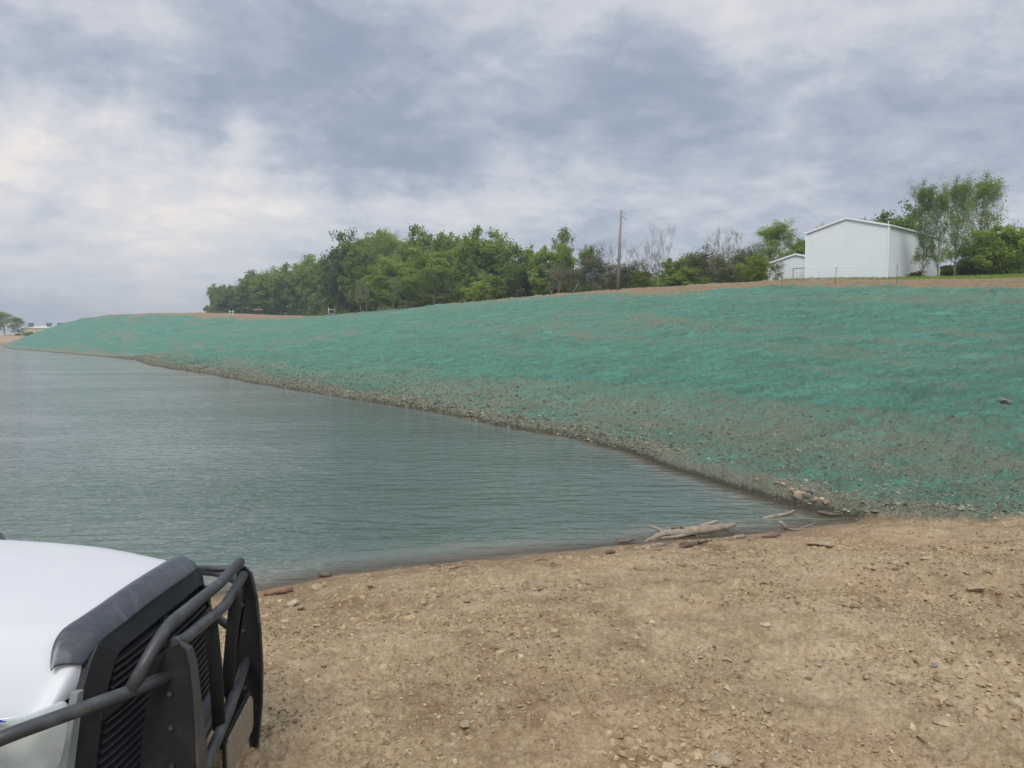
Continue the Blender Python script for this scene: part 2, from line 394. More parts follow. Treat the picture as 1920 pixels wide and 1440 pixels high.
# wind ripples, crests lying across the pond
m1 = q.node('ShaderNodeMapping'); q.set(m1.inputs[0], pq); m1.inputs['Rotation'].default_value = (0, 0, R(-14)); m1.inputs['Scale'].default_value = (1.0, 3.3, 1)
m2 = q.node('ShaderNodeMapping'); q.set(m2.inputs[0], pq); m2.inputs['Rotation'].default_value = (0, 0, R(9)); m2.inputs['Scale'].default_value = (1.3, 3.6, 1)
w1 = q.noise(m1.outputs[0], 1.15, 2, .5, .5); w2 = q.noise(m2.outputs[0], 4.2, 1.5, .5, .4); w3 = q.noise(m1.outputs[0], .055, 3)
calm = q.maprange(sh, 0, 4, .75, 1)
hgt = q.math('MULTIPLY_ADD', w2, .22, w1)
hgt = q.math('MULTIPLY', hgt, q.math('MULTIPLY', calm, q.maprange(w3, .35, .65, .5, 1.4)))
bp = q.node('ShaderNodeBump', i_Strength=1.0, i_Distance=.075); q.set(bp.inputs['Height'], hgt)
q.l.new(bp.outputs[0], wb.inputs['Normal'])
tr = q.node('ShaderNodeBsdfTransparent'); tr.inputs[0].default_value = (.93, .90, .82, 1)
mx = q.node('ShaderNodeMixShader'); q.set(mx.inputs[0], q.maprange(depth, 0, .17, .40, 1, False))
q.l.new(tr.outputs[0], mx.inputs[1]); q.l.new(wb.outputs[0], mx.inputs[2]); q.l.new(mx.outputs[0], out.inputs[0])
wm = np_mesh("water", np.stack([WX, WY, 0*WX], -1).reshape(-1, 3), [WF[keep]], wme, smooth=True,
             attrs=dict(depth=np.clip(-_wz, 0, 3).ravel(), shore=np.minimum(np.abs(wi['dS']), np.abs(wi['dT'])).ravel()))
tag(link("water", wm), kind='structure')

# ------------------------------------------------------------------ trees
def leaf_mat(name, c1, c2, c3):
    m = bpy.data.materials.new(name); m.use_nodes = True
    k = NT(m.node_tree); m.node_tree.nodes.remove(k.n['Principled BSDF'])
    gg = k.node('ShaderNodeNewGeometry'); oi = k.node('ShaderNodeObjectInfo')
    f = k.math('MULTIPLY_ADD', k.math('SUBTRACT', oi.outputs['Random'], .5), .45, k.noise(gg.outputs['Position'], .45, 3, .6))
    f = k.math('MULTIPLY_ADD', k.math('SUBTRACT', gg.outputs['Random Per Island'], .5), .35, f)
    c = k.ramp(f, [(.25, c1), (.5, c2), (.78, c3)])
    d = k.node('ShaderNodeBsdfDiffuse'); t = k.node('ShaderNodeBsdfTranslucent')
    k.set(d.inputs[0], c); k.set(t.inputs[0], k.mix(1.0, c, (1.25, 1.35, .7), 'MULTIPLY'))
    mx = k.node('ShaderNodeMixShader', i_0=.42); k.l.new(d.outputs[0], mx.inputs[1]); k.l.new(t.outputs[0], mx.inputs[2])
    k.l.new(mx.outputs[0], k.n['Material Output'].inputs[0])
    return m
def simple_mat(name, c, rough=.8, metal=0, var=.25, scale=8, bump=0, spec=.3, coat=0):
    m = bpy.data.materials.new(name); m.use_nodes = True
    k = NT(m.node_tree); b = k.n['Principled BSDF']
    tcn = k.node('ShaderNodeTexCoord'); n = k.noise(tcn.outputs['Object'], scale, 5, .6)
    c = tuple(c)
    k.set(b.inputs['Base Color'], k.ramp(n, [(.3, tuple(x*(1-var) for x in c)), (.7, tuple(min(1, x*(1+var)) for x in c))]))
    b.inputs['Roughness'].default_value = rough; b.inputs['Metallic'].default_value = metal
    b.inputs['Specular IOR Level'].default_value = spec; b.inputs['Coat Weight'].default_value = coat
    if bump:
        bn = k.node('ShaderNodeBump', i_Strength=.6, i_Distance=bump); k.set(bn.inputs['Height'], n); k.l.new(bn.outputs[0], b.inputs['Normal'])
    return m
LM = dict(
    dark=leaf_mat("foliage_dark", (.095, .145, .042), (.160, .225, .060), (.235, .31, .090)),
    mid=leaf_mat("foliage_mid", (.135, .195, .045), (.210, .285, .065), (.295, .375, .10)),
    lime=leaf_mat("foliage_lime", (.160, .220, .045), (.240, .310, .065), (.31, .385, .10)),
    pale=leaf_mat("foliage_pale", (.130, .155, .068), (.190, .220, .095), (.26, .29, .13)),
    brush=leaf_mat("brush_twigs", (.095, .10, .060), (.150, .155, .090), (.21, .22, .12)))
BARK = simple_mat("bark", (.20, .175, .15), .95, var=.35, scale=3)
BARKP = simple_mat("bark_pale", (.27, .25, .22), .95, var=.3, scale=3)

class Tubes:
    def __init__(s): s.v = []; s.f = []; s.n = 0
    def add(s, pts, rads, sides=5):
        pts = [np.array(p, float) for p in pts]; k = len(pts)
        up = np.array([.31, .17, .93])
        rings = []
        for a in range(k):
            d = pts[min(a+1, k-1)]-pts[max(a-1, 0)]; d /= (np.linalg.norm(d)+1e-9)
            u = np.cross(d, up)
            if np.linalg.norm(u) < .2: u = np.cross(d, [1, 0, 0])
            u /= np.linalg.norm(u); w_ = np.cross(d, u)
            th = np.arange(sides)*2*math.pi/sides
            rings.append(pts[a]+rads[a]*(np.cos(th)[:, None]*u+np.sin(th)[:, None]*w_))
        s.v.append(np.vstack(rings))
        for a in range(k-1):
            for b in range(sides):
                b2 = (b+1) % sides
                s.f.append((s.n+a*sides+b, s.n+a*sides+b2, s.n+(a+1)*sides+b2, s.n+(a+1)*sides+b))
        if sides == 4:
            s.f.append(tuple(s.n+x for x in (3, 2, 1, 0))); s.f.append(tuple(s.n+(k-1)*4+x for x in (0, 1, 2, 3)))
        s.n += k*sides
    def mesh(s, name, mat, smooth=True):
        return np_mesh(name, np.vstack(s.v), [np.array(s.f)], mat, smooth)
def leaves_mesh(name, pts, size, rng, mat, stretch=1.5):
    pts = np.asarray(pts); n = len(pts)
    a = rng.normal(size=(n, 3)); a /= np.linalg.norm(a, axis=1)[:, None]
    b = rng.normal(size=(n, 3)); b -= (a*b).sum(1)[:, None]*a; b /= np.linalg.norm(b, axis=1)[:, None]
    sz = size*rng.uniform(.6, 1.35, (n, 1))
    a = a*sz*stretch*.5; b = b*sz*.5
    v = np.stack([pts-a, pts+b*.9, pts+a, pts-b*.9], 1).reshape(-1, 3)
    return np_mesh(name, v, [np.arange(n*4).reshape(-1, 4)], mat, False)

def make_tree(name, seed, H, W, mat, n_limb=11, trunk_frac=.25, leaf_n=6000, leaf=.2, up=.5, dens=1.0, r0=None, fill=0, trunks=1,
              bark=None, droop=0, top=.62, profile='round', twigs=5, spread=.35):
    """trunk with limbs and twigs as one part, leaf clumps as the other"""
    rng = np.random.default_rng(seed); tb = Tubes(); tips = []
    r0 = r0 or H*.016
    def prof(h):      # crown half width at relative height
        if profile == 'round': return math.sqrt(max(.03, 1-((h-.55)/.5)**2))
        if profile == 'vase': return .25+.75*h if h < .85 else 1-.9*(h-.85)/.15*.5
        if profile == 'oval': return max(.15, math.sin(math.pi*min(1, max(0, (h-.08)/.95)))**.7)
    def branch(p, d, L, r, lev):
        k = 5 if lev < 2 else 3
        pts = [p]; rd = [r]; q = p.copy()
        d = d/np.linalg.norm(d)
        for a in range(k):
            d = d+rng.normal(0, .13+.05*lev, 3)+np.array([0, 0, (up*.16 if lev else .04)-droop*.1*(a/k)])
            d /= np.linalg.norm(d); q = q+d*L/k
            pts.append(q.copy()); rd.append(max(.012, r*(1-(a+1)/(k+.6))))
        tb.add(pts, rd, 5 if lev < 2 else 3)
        if lev >= 3:
            tips.append((pts[1]+pts[2])/2); tips.append(pts[-1]); return
        nb = (5 if lev == 1 else twigs)
        for a in range(nb):
            f = rng.uniform(.3, 1); s_ = min(k-1, int(f*k)); pp = pts[s_]+(pts[s_+1]-pts[s_])*(f*k-s_)
            dd = d*.7+rng.normal(0, .55, 3)+np.array([0, 0, up*.35])
            branch(pp, dd, L*rng.uniform(.38, .6), rd[s_]*.6, lev+1)
        if lev >= 1: tips.append(pts[-1])
    for tI in range(trunks):
        a0 = rng.uniform(0, 6.28)
        base = np.array([math.cos(a0), math.sin(a0), 0])*(0 if trunks == 1 else W*.06)-np.array([0, 0, .4])
        Ht = H*top*rng.uniform(.95, 1.05)
        lean = rng.normal(0, .05, 3)+(0 if trunks == 1 else 1)*np.array([math.cos(a0), math.sin(a0), 0])*.25; lean[2] = 1
        pts = [base]; q = base.copy(); d = lean/np.linalg.norm(lean); rd = [r0*1.35]
        for a in range(7):
            d = d+rng.normal(0, .05, 3)*np.array([1, 1, .2]); d[2] = abs(d[2])+.08; d /= np.linalg.norm(d)
            q = q+d*(Ht+.4)/7; pts.append(q.copy()); rd.append(r0*(1-.75*(a+1)/7))
        tb.add(pts, rd, 7)
        for a in range(n_limb//trunks):
            f = trunk_frac/top+(1-trunk_frac/top)*((a+rng.uniform(0, 1))/(n_limb/trunks)); f = min(f, .999)
            s_ = min(6, int(f*7)); pp = pts[s_]+(pts[s_+1]-pts[s_])*(f*7-s_)
            th = a*2.4+rng.uniform(-.5, .5); h = pp[2]/H
            Lb = W*.5*prof(min(1, h+.15*up))*rng.uniform(.75, 1.15)
            rise = up+h*.5
            dd = np.array([math.cos(th), math.sin(th), rise])
            branch(pp, dd, max(Lb*math.sqrt(1+rise*rise*.5), H*.08), rd[s_]*.55, 1)
        branch(pts[-1], d, H*(1-top)*.9, rd[-1], 1)
    tips = np.array(tips)
    crown = None
    if leaf_n:
        # leaves gather in clumps of uneven size round the twigs
        wt = rng.gamma(1.2, 1, len(tips)); wt /= wt.sum()
        idx = rng.choice(len(tips), leaf_n, p=wt)
        sg = (W*.045*rng.uniform(.6, 1.5, len(tips)))[idx][:, None]
        pts = tips[idx]+rng.normal(size=(leaf_n, 3))*sg*np.array([1, 1, .75])
        if fill:
            nc_ = fill; th = rng.uniform(0, 6.28, nc_); hh = rng.uniform(.12, .93, nc_)
            rr_ = np.array([prof(x) for x in hh])*W*.5*rng.uniform(.45, 1.0, nc_)
            cc = np.stack([np.cos(th)*rr_, np.sin(th)*rr_, hh*H], 1)
            rad_ = rng.uniform(.05, .11, nc_)*W
            per = max(10, int(leaf_n*dens/nc_)); dv = rng.normal(size=(nc_, per, 3)); dv /= np.linalg.norm(dv, axis=2)[..., None]
            pp = cc[:, None]+dv*rad_[:, None, None]*rng.uniform(.55, 1.1, (nc_, per, 1))*np.array([1, 1, .75])
            pts = np.vstack([pts, pp.reshape(-1, 3)])
        pts = pts[pts[:, 2] > .15]
        crown = leaves_mesh("crown", pts, leaf, rng, mat)
    return tb.mesh("trunk", bark or BARK), crown

KIND = {}
def kind(key, *a, **k): KIND[key] = make_tree(key, *a, **k)
kind('oak1', 11, 12, 9.5, LM['dark'], leaf_n=8000, leaf=.32, fill=120, dens=1.4, trunk_frac=.2)
kind('oak2', 12, 12, 8.5, LM['dark'], leaf_n=8000, leaf=.31, fill=115, dens=1.4, trunk_frac=.16)
kind('oak3', 13, 12, 9, LM['mid'], leaf_n=8000, leaf=.30, fill=110, dens=1.4, trunk_frac=.15)
kind('oak4', 14, 12, 8, LM['mid'], leaf_n=8000, leaf=.28, fill=100, dens=1.2, trunk_frac=.12, up=.8, profile='oval')
kind('lime1', 15, 12, 8.5, LM['lime'], leaf_n=8000, leaf=.27, fill=105, dens=1.3, trunk_frac=.1, profile='oval')
kind('lime2', 16, 10, 7, LM['lime'], leaf_n=7000, leaf=.26, fill=75, dens=1.1, trunk_frac=.08, profile='oval')
kind('open1', 17, 11, 8, LM['dark'], leaf_n=5200, leaf=.24, fill=28, dens=.5, trunk_frac=.12)
kind('airy1', 18, 12, 5.5, LM['pale'], leaf_n=3000, leaf=.20, trunk_frac=.25, up=1.1, profile='oval', top=.75, n_limb=16)
kind('airy2', 19, 12, 7, LM['mid'], leaf_n=14000, leaf=.125, trunk_frac=.14, up=1.1, profile='oval', top=.82, n_limb=24, bark=BARK, r0=.13, twigs=6)
kind('airy3', 20, 12, 7, LM['mid'], leaf_n=15000, leaf=.12, trunk_frac=.10, up=.8, profile='oval', top=.84, n_limb=30, droop=0, r0=.17, twigs=6)
kind('bare1', 21, 12, 6.5, None, leaf_n=0, up=1.7, trunk_frac=.15, n_limb=13, trunks=3, top=.55, profile='vase', twigs=6, bark=BARKP, r0=.11)
kind('bare2', 22, 10, 8, None, leaf_n=0, up=1.0, trunk_frac=.15, n_limb=13, trunks=2, top=.6, profile='vase', twigs=7, bark=BARK, r0=.13)
kind('scrub1', 23, 8, 8, LM['brush'], leaf_n=4200, leaf=.20, trunk_frac=.05, up=1.0, trunks=3, profile='oval', twigs=6, fill=20, dens=.4)
kind('scrub2', 24, 8, 7, LM['brush'], leaf_n=3600, leaf=.17, trunk_frac=.05, up=1.3, trunks=3, profile='oval', twigs=7, fill=14, dens=.3)
kind('bush1', 25, 6, 7, LM['lime'], leaf_n=6000, leaf=.20, trunk_frac=.02, fill=50, dens=.9, trunks=2, profile='oval', top=.5)
kind('bush2', 26, 5, 6, LM['dark'], leaf_n=5000, leaf=.22, trunk_frac=.02, fill=45, dens=.9, trunks=2, profile='oval', top=.5)
kind('sapl', 27, 7, 3.2, LM['pale'], leaf_n=900, leaf=.16, trunk_frac=.2, up=1.2, profile='oval', top=.8, n_limb=10, bark=BARKP, r0=.05)
KH = dict(oak1=12, oak2=12, oak3=12, oak4=12, lime1=12, lime2=10, open1=11, airy1=12, airy2=12, airy3=12, bare1=12, bare2=10, scrub1=8, scrub2=8, bush1=6, bush2=5, sapl=7)
KW = {}
for kk, (tm_, cm_) in KIND.items():          # measured envelope of each kind
    zs = []; xs = []
    for m_ in (tm_, cm_):
        if m_:
            a = np.empty(len(m_.vertices)*3, dtype=np.float32); m_.vertices.foreach_get('co', a); a = a.reshape(-1, 3)
            zs.append(np.percentile(a[:, 2], 99.6)); xs.append(np.percentile(np.abs(a[:, 0]), 97)*2)
    KH[kk] = max(zs); KW[kk] = max(xs)

PARTC = 0
def plant(key, px, top, Y, wpx, label, group=None, name='tree', cat='tree', seed=None):
    """a tree standing on the terrain at depth Y, height and width in metres taken from its size in the photo"""
    global PARTC
    PARTC += 1
    x = (px-960)/1450*Y*1.0
    z = zt(x, Y)-.1
    Ht = P(px, top, Y).z-z; Wm = wpx/1450*Y*(1.12 if key[:3] in ('oak', 'lim') else 1)
    e = empty(name, (x, Y, z), label, cat, group, rz=random.Random(seed or PARTC*7).uniform(0, 6.28))
    s = Ht/KH[key]; sw = Wm/KW[key]
    e.scale = (sw, sw, s)
    tm, cm = KIND[key]
    link('trunk', tm, e)
    if cm: link('crown', cm, e)
    return e
GW = 'trees of the wood behind the far bank'
GT = 'trees along the top of the bank'
W = [ # key, px, top, Y, width, label
 ('oak2', 415, 537, 300, 46, 'dark small tree at the far left end of the wood'),
 ('airy1', 462, 506, 296, 62, 'thin-topped tree poking above the low left end of the wood'),
 ('oak1', 442, 530, 285, 55, 'low dark tree second from the left end of the wood'),
 ('oak3', 480, 517, 270, 58, 'mid green tree above the small white fence frame at left'),
 ('oak4', 512, 505, 262, 55, 'narrow mid green tree above the brown shelter roof'),
 ('oak3', 545, 500, 252, 60, 'round mid green tree right of the brown shelter'),
 ('oak2', 574, 492, 245, 60, 'dark tree in the low left half of the wood, beside a round mid green one'),
 ('bare2', 582, 476, 256, 32, 'bare twiggy treetop sticking out above the left half of the wood'),
 ('oak3', 603, 483, 232, 62, 'mid green tree left of the tall white pipe frame'),
 ('oak1', 634, 470, 215, 66, 'dark green tree rising straight behind the tall white pipe frame'),
 ('oak1', 658, 443, 195, 78, 'tall dark tree where the wood steps up in height'),
 ('lime1', 690, 446, 180, 74, 'pale green tree to the right of the step in the wood'),
 ('oak3', 705, 437, 200, 70, 'mid green treetop behind the pale tree at the step of the wood'),
 ('airy2', 737, 431, 176, 72, 'tree with a thin feathery top, left of the double crown'),
 ('oak1', 765, 462, 170, 66, 'dark low-topped tree in the dip between two tall crowns'),
 ('oak3', 797, 431, 162, 66, 'tall tree with a knobbly top, first of the double crown'),
 ('oak2', 832, 442, 158, 66, 'dark round-topped tree between the two tallest crowns of the wood'),
 ('lime1', 742, 490, 150, 84, 'low pale green tree in front of the feathery-topped one'),
 ('lime1', 808, 470, 142, 70, 'bright yellow-green tree in front of the knobbly-topped tall tree'),
 ('lime2', 872, 448, 140, 58, 'bright lime tree just left of the broad tree that ends the wood'),
 ('oak3', 903, 436, 146, 88, 'broad tall tree at the right end of the dense wood'),
 ('oak4', 930, 450, 150, 50, 'outermost right tree of the dense wood, leaning into the gap'),
 ('sapl', 678, 520, 140, 22, 'slim pale-stemmed sapling at the edge of the wood, left one'),
 ('sapl', 690, 528, 138, 18, 'short slim sapling beside a pale-stemmed one at the wood edge'),
 ('sapl', 738, 515, 132, 30, 'leaning pale sapling in front of the low lime tree'),
 ('airy3', 815, 500, 126, 90, 'pale grey-green scrubby tree below the knobbly-topped tall tree'),
 ('airy3', 765, 520, 128, 70, 'low scrubby thicket tree at the wood edge, left of the grey-green one'),
 ('bush1', 895, 528, 122, 50, 'small bright bush at the foot of the broad end tree'),
 ('bush2', 925, 515, 126, 70, 'dark bush at the right foot of the dense wood'),
 ('open1', 968, 459, 122, 78, 'dark tree with sky showing through its forked trunk'),
 ('lime2', 1002, 464, 124, 54, 'bright green tree touching the one with the forked trunk'),
 ('airy1', 1046, 426, 118, 62, 'tall tree with a sparse whitish top above green scrub'),
 ('oak3', 1030, 462, 116, 66, 'mid green round tree under the sparse whitish top'),
 ('lime2', 1058, 468, 112, 50, 'bright green tree right of the sparse whitish top'),
 ('bare2', 1046, 488, 106, 60, 'dark-limbed bare tree in front of the green ones, left of the pole'),
 ('scrub2', 1075, 500, 108, 60, 'brownish scrub tree left of the leaning stick'),
 ('airy2', 1096, 459, 112, 46, 'narrow upright green tree left of the utility pole'),
 ('scrub1', 1125, 470, 108, 64, 'greenish grey scrub tree just left of the utility pole'),
 ('bare1', 1140, 446, 112, 62, 'bare twiggy tree rising behind the scrub left of the pole'),
 ('bare2', 1180, 458, 106, 62, 'bare twiggy tree just right of the utility pole'),
 ('scrub1', 1150, 495, 100, 66, 'brown scrub tree directly behind the utility pole'),
 ('scrub2', 1178, 487, 98, 52, 'dark scrub tree right of the pole foot'),
 ('bush1', 1200, 508, 98, 42, 'green bush between the pole and the tall bare tree'),
 ('bare1', 1234, 419, 100, 58, 'tall bare vase-shaped tree standing alone against the sky'),
 ('bare2', 1215, 470, 98, 46, 'dark crooked bare tree at the left foot of the tall bare one'),
 ('bush1', 1268, 484, 98, 58, 'bright green bush right of the tall bare tree'),
 ('bush1', 1300, 486, 100, 52, 'second bright green bush along the bank top, left of the brown thicket'),
 ('scrub2', 1292, 472, 104, 40, 'sparse grey scrub top behind the bright bushes'),
 ('bush2', 1285, 505, 92, 80, 'low dark bush under the bright green ones'),
 ('scrub1', 1328, 462, 94, 66, 'dense grey brown thicket tree left of the two-limbed bare tree'),
 ('bare2', 1340, 440, 94, 50, 'small bare tree rising from the grey brown thicket'),
 ('bare2', 1378, 423, 90, 72, 'large bare tree with long limbs reaching right'),
 ('scrub1', 1372, 468, 88, 70, 'brown thicket under the long-limbed bare tree'),
 ('scrub2', 1398, 462, 90, 48, 'dark green scrub between the bare tree and the feathery green one'),
 ('airy2', 1440, 415, 90, 84, 'feathery olive green tree left of the small white shed'),
 ('bush1', 1408, 480, 84, 52, 'olive bush filling the foot of the feathery green tree'),
 ('scrub2', 1450, 492, 80, 26, 'thin twiggy shrub in front of the small white shed'),
 ('oak2', 1500, 452, 104, 50, 'dark tree showing between the shed roof and the white barn'),
 ('airy3', 1540, 420, 108, 42, 'sparse treetop peeping over the left slope of the barn roof'),
 ('oak1', 1664, 388, 100, 90, 'dark green tree rising behind the barn roof'),
 ('airy3', 1724, 340, 74, 54, 'leftmost tall airy tree in front of the barn side'),
 ('airy3', 1753, 352, 73, 40, 'slender tree second from the left in front of the barn side'),
 ('airy3', 1784, 334, 76, 58, 'tall light green tree at the right end of the barn'),
 ('airy3', 1828, 328, 78, 86, 'broadest and tallest airy tree right of the barn'),
 ('bush1', 1872, 424, 74, 110, 'big bright green bush at the right edge'),
 ('bush2', 1815, 482, 80, 90, 'dark bush under the tall airy trees'),
 ('bush2', 1850, 484, 84, 80, 'dark bush half hidden behind the big bright one'),
 ('bush1', 1795, 498, 88, 60, 'low green bush at the far corner of the barn'),
 ('bush2', 1765, 500, 92, 40, 'small dark bush just past the barn corner'),
 ('bush2', 1915, 462, 84, 66, 'dark grey-green bush behind the bright one at the right edge'),
 ('bush2', 1714, 509, 76, 30, 'small low shrub at the foot of the barn side wall'),
]
for (k_, px, top, Y, wp, lb) in W:
    isb = k_.startswith('bush') and ('bush' in lb or 'shrub' in lb)
    plant(k_, px, top, Y, wp, lb, GW if px < 940 else GT, name='bush' if isb else 'tree', cat='bush' if isb else 'tree')
# far left, across the water
for (k_, px, top, Y, wp, lb) in [('airy2', 10, 583, 330, 46, 'larger hazy tree on the far shore at the left edge'),
        ('airy3', 36, 594, 325, 30, 'smaller leaning tree on the far shore left of the tan building'),
        ('scrub1', -22, 590, 335, 40, 'brown tree on the far shore cut off by the left edge'),
        ('bush1', 52, 622, 318, 20, 'low olive bush in front of the tan building'),
        ('bush1', 38, 625, 322, 12, 'tiny bush between the far leaning tree and the tan building')]:
    isb = 'bush' in lb
    plant(k_, px, top, Y, wp, lb, 'trees on the far shore', name='bush' if isb else 'tree', cat='bush' if isb else 'tree')
# understorey inside the wood
rng = np.random.default_rng(5)
pts = []
for k_ in range(620):
    u = rng.uniform(395, 1490); Yb = np.interp(u, [395, 500, 640, 760, 900, 1000, 1200, 1490], [300, 272, 212, 163, 136, 126, 112, 96])
    Yb += rng.uniform(0, 14); x = (u-960)/1450*Yb; h_ = rng.uniform(1.2, 4.2)
    n_ = int(60*h_); c_ = rng.normal(size=(n_, 3))*np.array([1.3, 1.3, h_*.32])
    pts.append(c_+np.array([x, Yb, zt(x, Yb)+h_*.45]))
um = leaves_mesh("undergrowth", np.vstack(pts), .34, rng, LM['dark'])
tag(link("undergrowth", um), 'dense undergrowth and far stems filling the wood behind the bank', 'undergrowth', kind='stuff')

# ------------------------------------------------------------------ ray onto the terrain
_k = np.geomspace(2.0, 320, 5000)
def hit(px, py):
    r = ray(px, py)
    xs = r.x*_k/r.y; ys = _k.copy(); zs = CAMZ+r.z*_k/r.y
    g_ = np.maximum(zts(xs, ys), 0 if False else -9)
    i_ = np.argmax(zs <= g_)
    return Vector((xs[i_], ys[i_], g_[i_]))
class MB:
    """collects boxes and bars into one mesh"""
    def __init__(s): s.v = []; s.f = []; s.n = 0
    def addv(s, v, f):
        s.v += [tuple(x) for x in v]; s.f += [tuple(i+s.n for i in q_) for q_ in f]; s.n += len(v)
    def box(s, c, sz, ax=(1, 0, 0), ay=(0, 1, 0), az=(0, 0, 1)):
        c = Vector(c); ax, ay, az = Vector(ax)*sz[0]/2, Vector(ay)*sz[1]/2, Vector(az)*sz[2]/2
        v = [c+ax*i_+ay*j_+az*k_ for i_ in (-1, 1) for j_ in (-1, 1) for k_ in (-1, 1)]
        s.addv(v, [(0, 1, 3, 2), (4, 6, 7, 5), (0, 4, 5, 1), (2, 3, 7, 6), (0, 2, 6, 4), (1, 5, 7, 3)])
    def bar(s, a, b, w_, h_, up=(0, 0, 1)):
        a = Vector(a); b = Vector(b); d = (b-a); L = d.length; d.normalize()
        y_ = Vector(up).cross(d).normalized(); z_ = d.cross(y_)
        s.box((a+b)/2, (L, w_, h_), d, y_, z_)
    def prism(s, poly, off):
        n = len(poly); off = Vector(off); v = [Vector(p) for p in poly]+[Vector(p)+off for p in poly]
        s.addv(v, [tuple(range(n))[::-1], tuple(range(n, 2*n))]+[(i_, (i_+1) % n, n+(i_+1) % n, n+i_) for i_ in range(n)])
    def build(s, name, mat, parent=None, smooth=False, bevel=0, loc=None):
        me = bpy.data.meshes.new(name); me.from_pydata(s.v, [], s.f); me.materials.append(mat)
        bm = bmesh.new(); bm.from_mesh(me); bmesh.ops.recalc_face_normals(bm, faces=bm.faces); bm.to_mesh(me); bm.free()
        if smooth: me.polygons.foreach_set('use_smooth', [True]*len(me.polygons))
        o = link(name, me, parent, loc)
        if bevel:
            b_ = o.modifiers.new('bevel', 'BEVEL'); b_.width = bevel; b_.segments = 2; b_.limit_method = 'ANGLE'
        return o
def tube(name, pts, rads, mat, parent=None, sides=10, cap=True, rough=0, seed=0, curve=False):
    """round bar through points, capped; rads a number or a list"""
    pts = [Vector(p) for p in pts]
    if not isinstance(rads, (list, tuple)): rads = [rads]*len(pts)
    if curve:      # round off the bends
        q = [pts[0]]; rr = [rads[0]]
        for a in range(1, len(pts)-1):
            for t_ in (.0, .25, .5, .75, 1.0):
                d0 = (pts[a-1]-pts[a]); d1 = (pts[a+1]-pts[a]); L = min(d0.length, d1.length, curve*2)*.5
                p0 = pts[a]+d0.normalized()*L; p1 = pts[a]+d1.normalized()*L
                q.append(p0*(1-t_)**2+pts[a]*2*t_*(1-t_)+p1*t_*t_); rr.append(rads[a])
        q.append(pts[-1]); rr.append(rads[-1]); pts, rads = q, rr
    rnd = random.Random(seed); v = []; f = []
    n = len(pts); prev = None
    for a in range(n):
        d = (pts[min(a+1, n-1)]-pts[max(a-1, 0)]).normalized()
        if prev is None:
            u = d.cross(Vector((0, 0, 1)));
            if u.length < .1: u = d.cross(Vector((0, 1, 0)))
        else: u = prev-d*prev.dot(d)
        u.normalize(); prev = u; w_ = d.cross(u)
        for b in range(sides):
            th = b*2*math.pi/sides; r_ = rads[a]*(1+rough*rnd.uniform(-1, 1))
            v.append(pts[a]+u*math.cos(th)*r_+w_*math.sin(th)*r_)
    for a in range(n-1):
        for b in range(sides):
            b2 = (b+1) % sides; f.append((a*sides+b, a*sides+b2, (a+1)*sides+b2, (a+1)*sides+b))
    if cap:
        f.append(tuple(range(sides))[::-1]); f.append(tuple((n-1)*sides+b for b in range(sides)))
    me = bpy.data.meshes.new(name); me.from_pydata([tuple(x) for x in v], [], f); me.materials.append(mat)
    me.polygons.foreach_set('use_smooth', [len(p_.vertices) == 4 for p_ in me.polygons])
    return link(name, me, parent)

WHITE = simple_mat("painted_steel_white", (.74, .77, .79), .45, var=.035, scale=.5)
WHITET = simple_mat("trim_white", (.80, .81, .82), .4, var=.02)
ROOFM = simple_mat("roof_galvanised", (.42, .44, .45), .4, metal=.3, var=.1)
TAN = simple_mat("wall_tan", (.50, .44, .33), .7, var=.08, scale=.2)
DARKM = simple_mat("vent_dark", (.10, .105, .13), .6)
POLEW = simple_mat("weathered_pole", (.235, .215, .19), .9, var=.25, scale=3)
STEEL = simple_mat("bracket_steel", (.16, .165, .17), .5, metal=.5)
WIRE = simple_mat("wire", (.25, .26, .28), .5, metal=.4)
PIPEW = simple_mat("pipe_white", (.72, .74, .73), .5, var=.05)
RUST = simple_mat("rusty_sheet", (.24, .12, .075), .85, var=.3, scale=2)

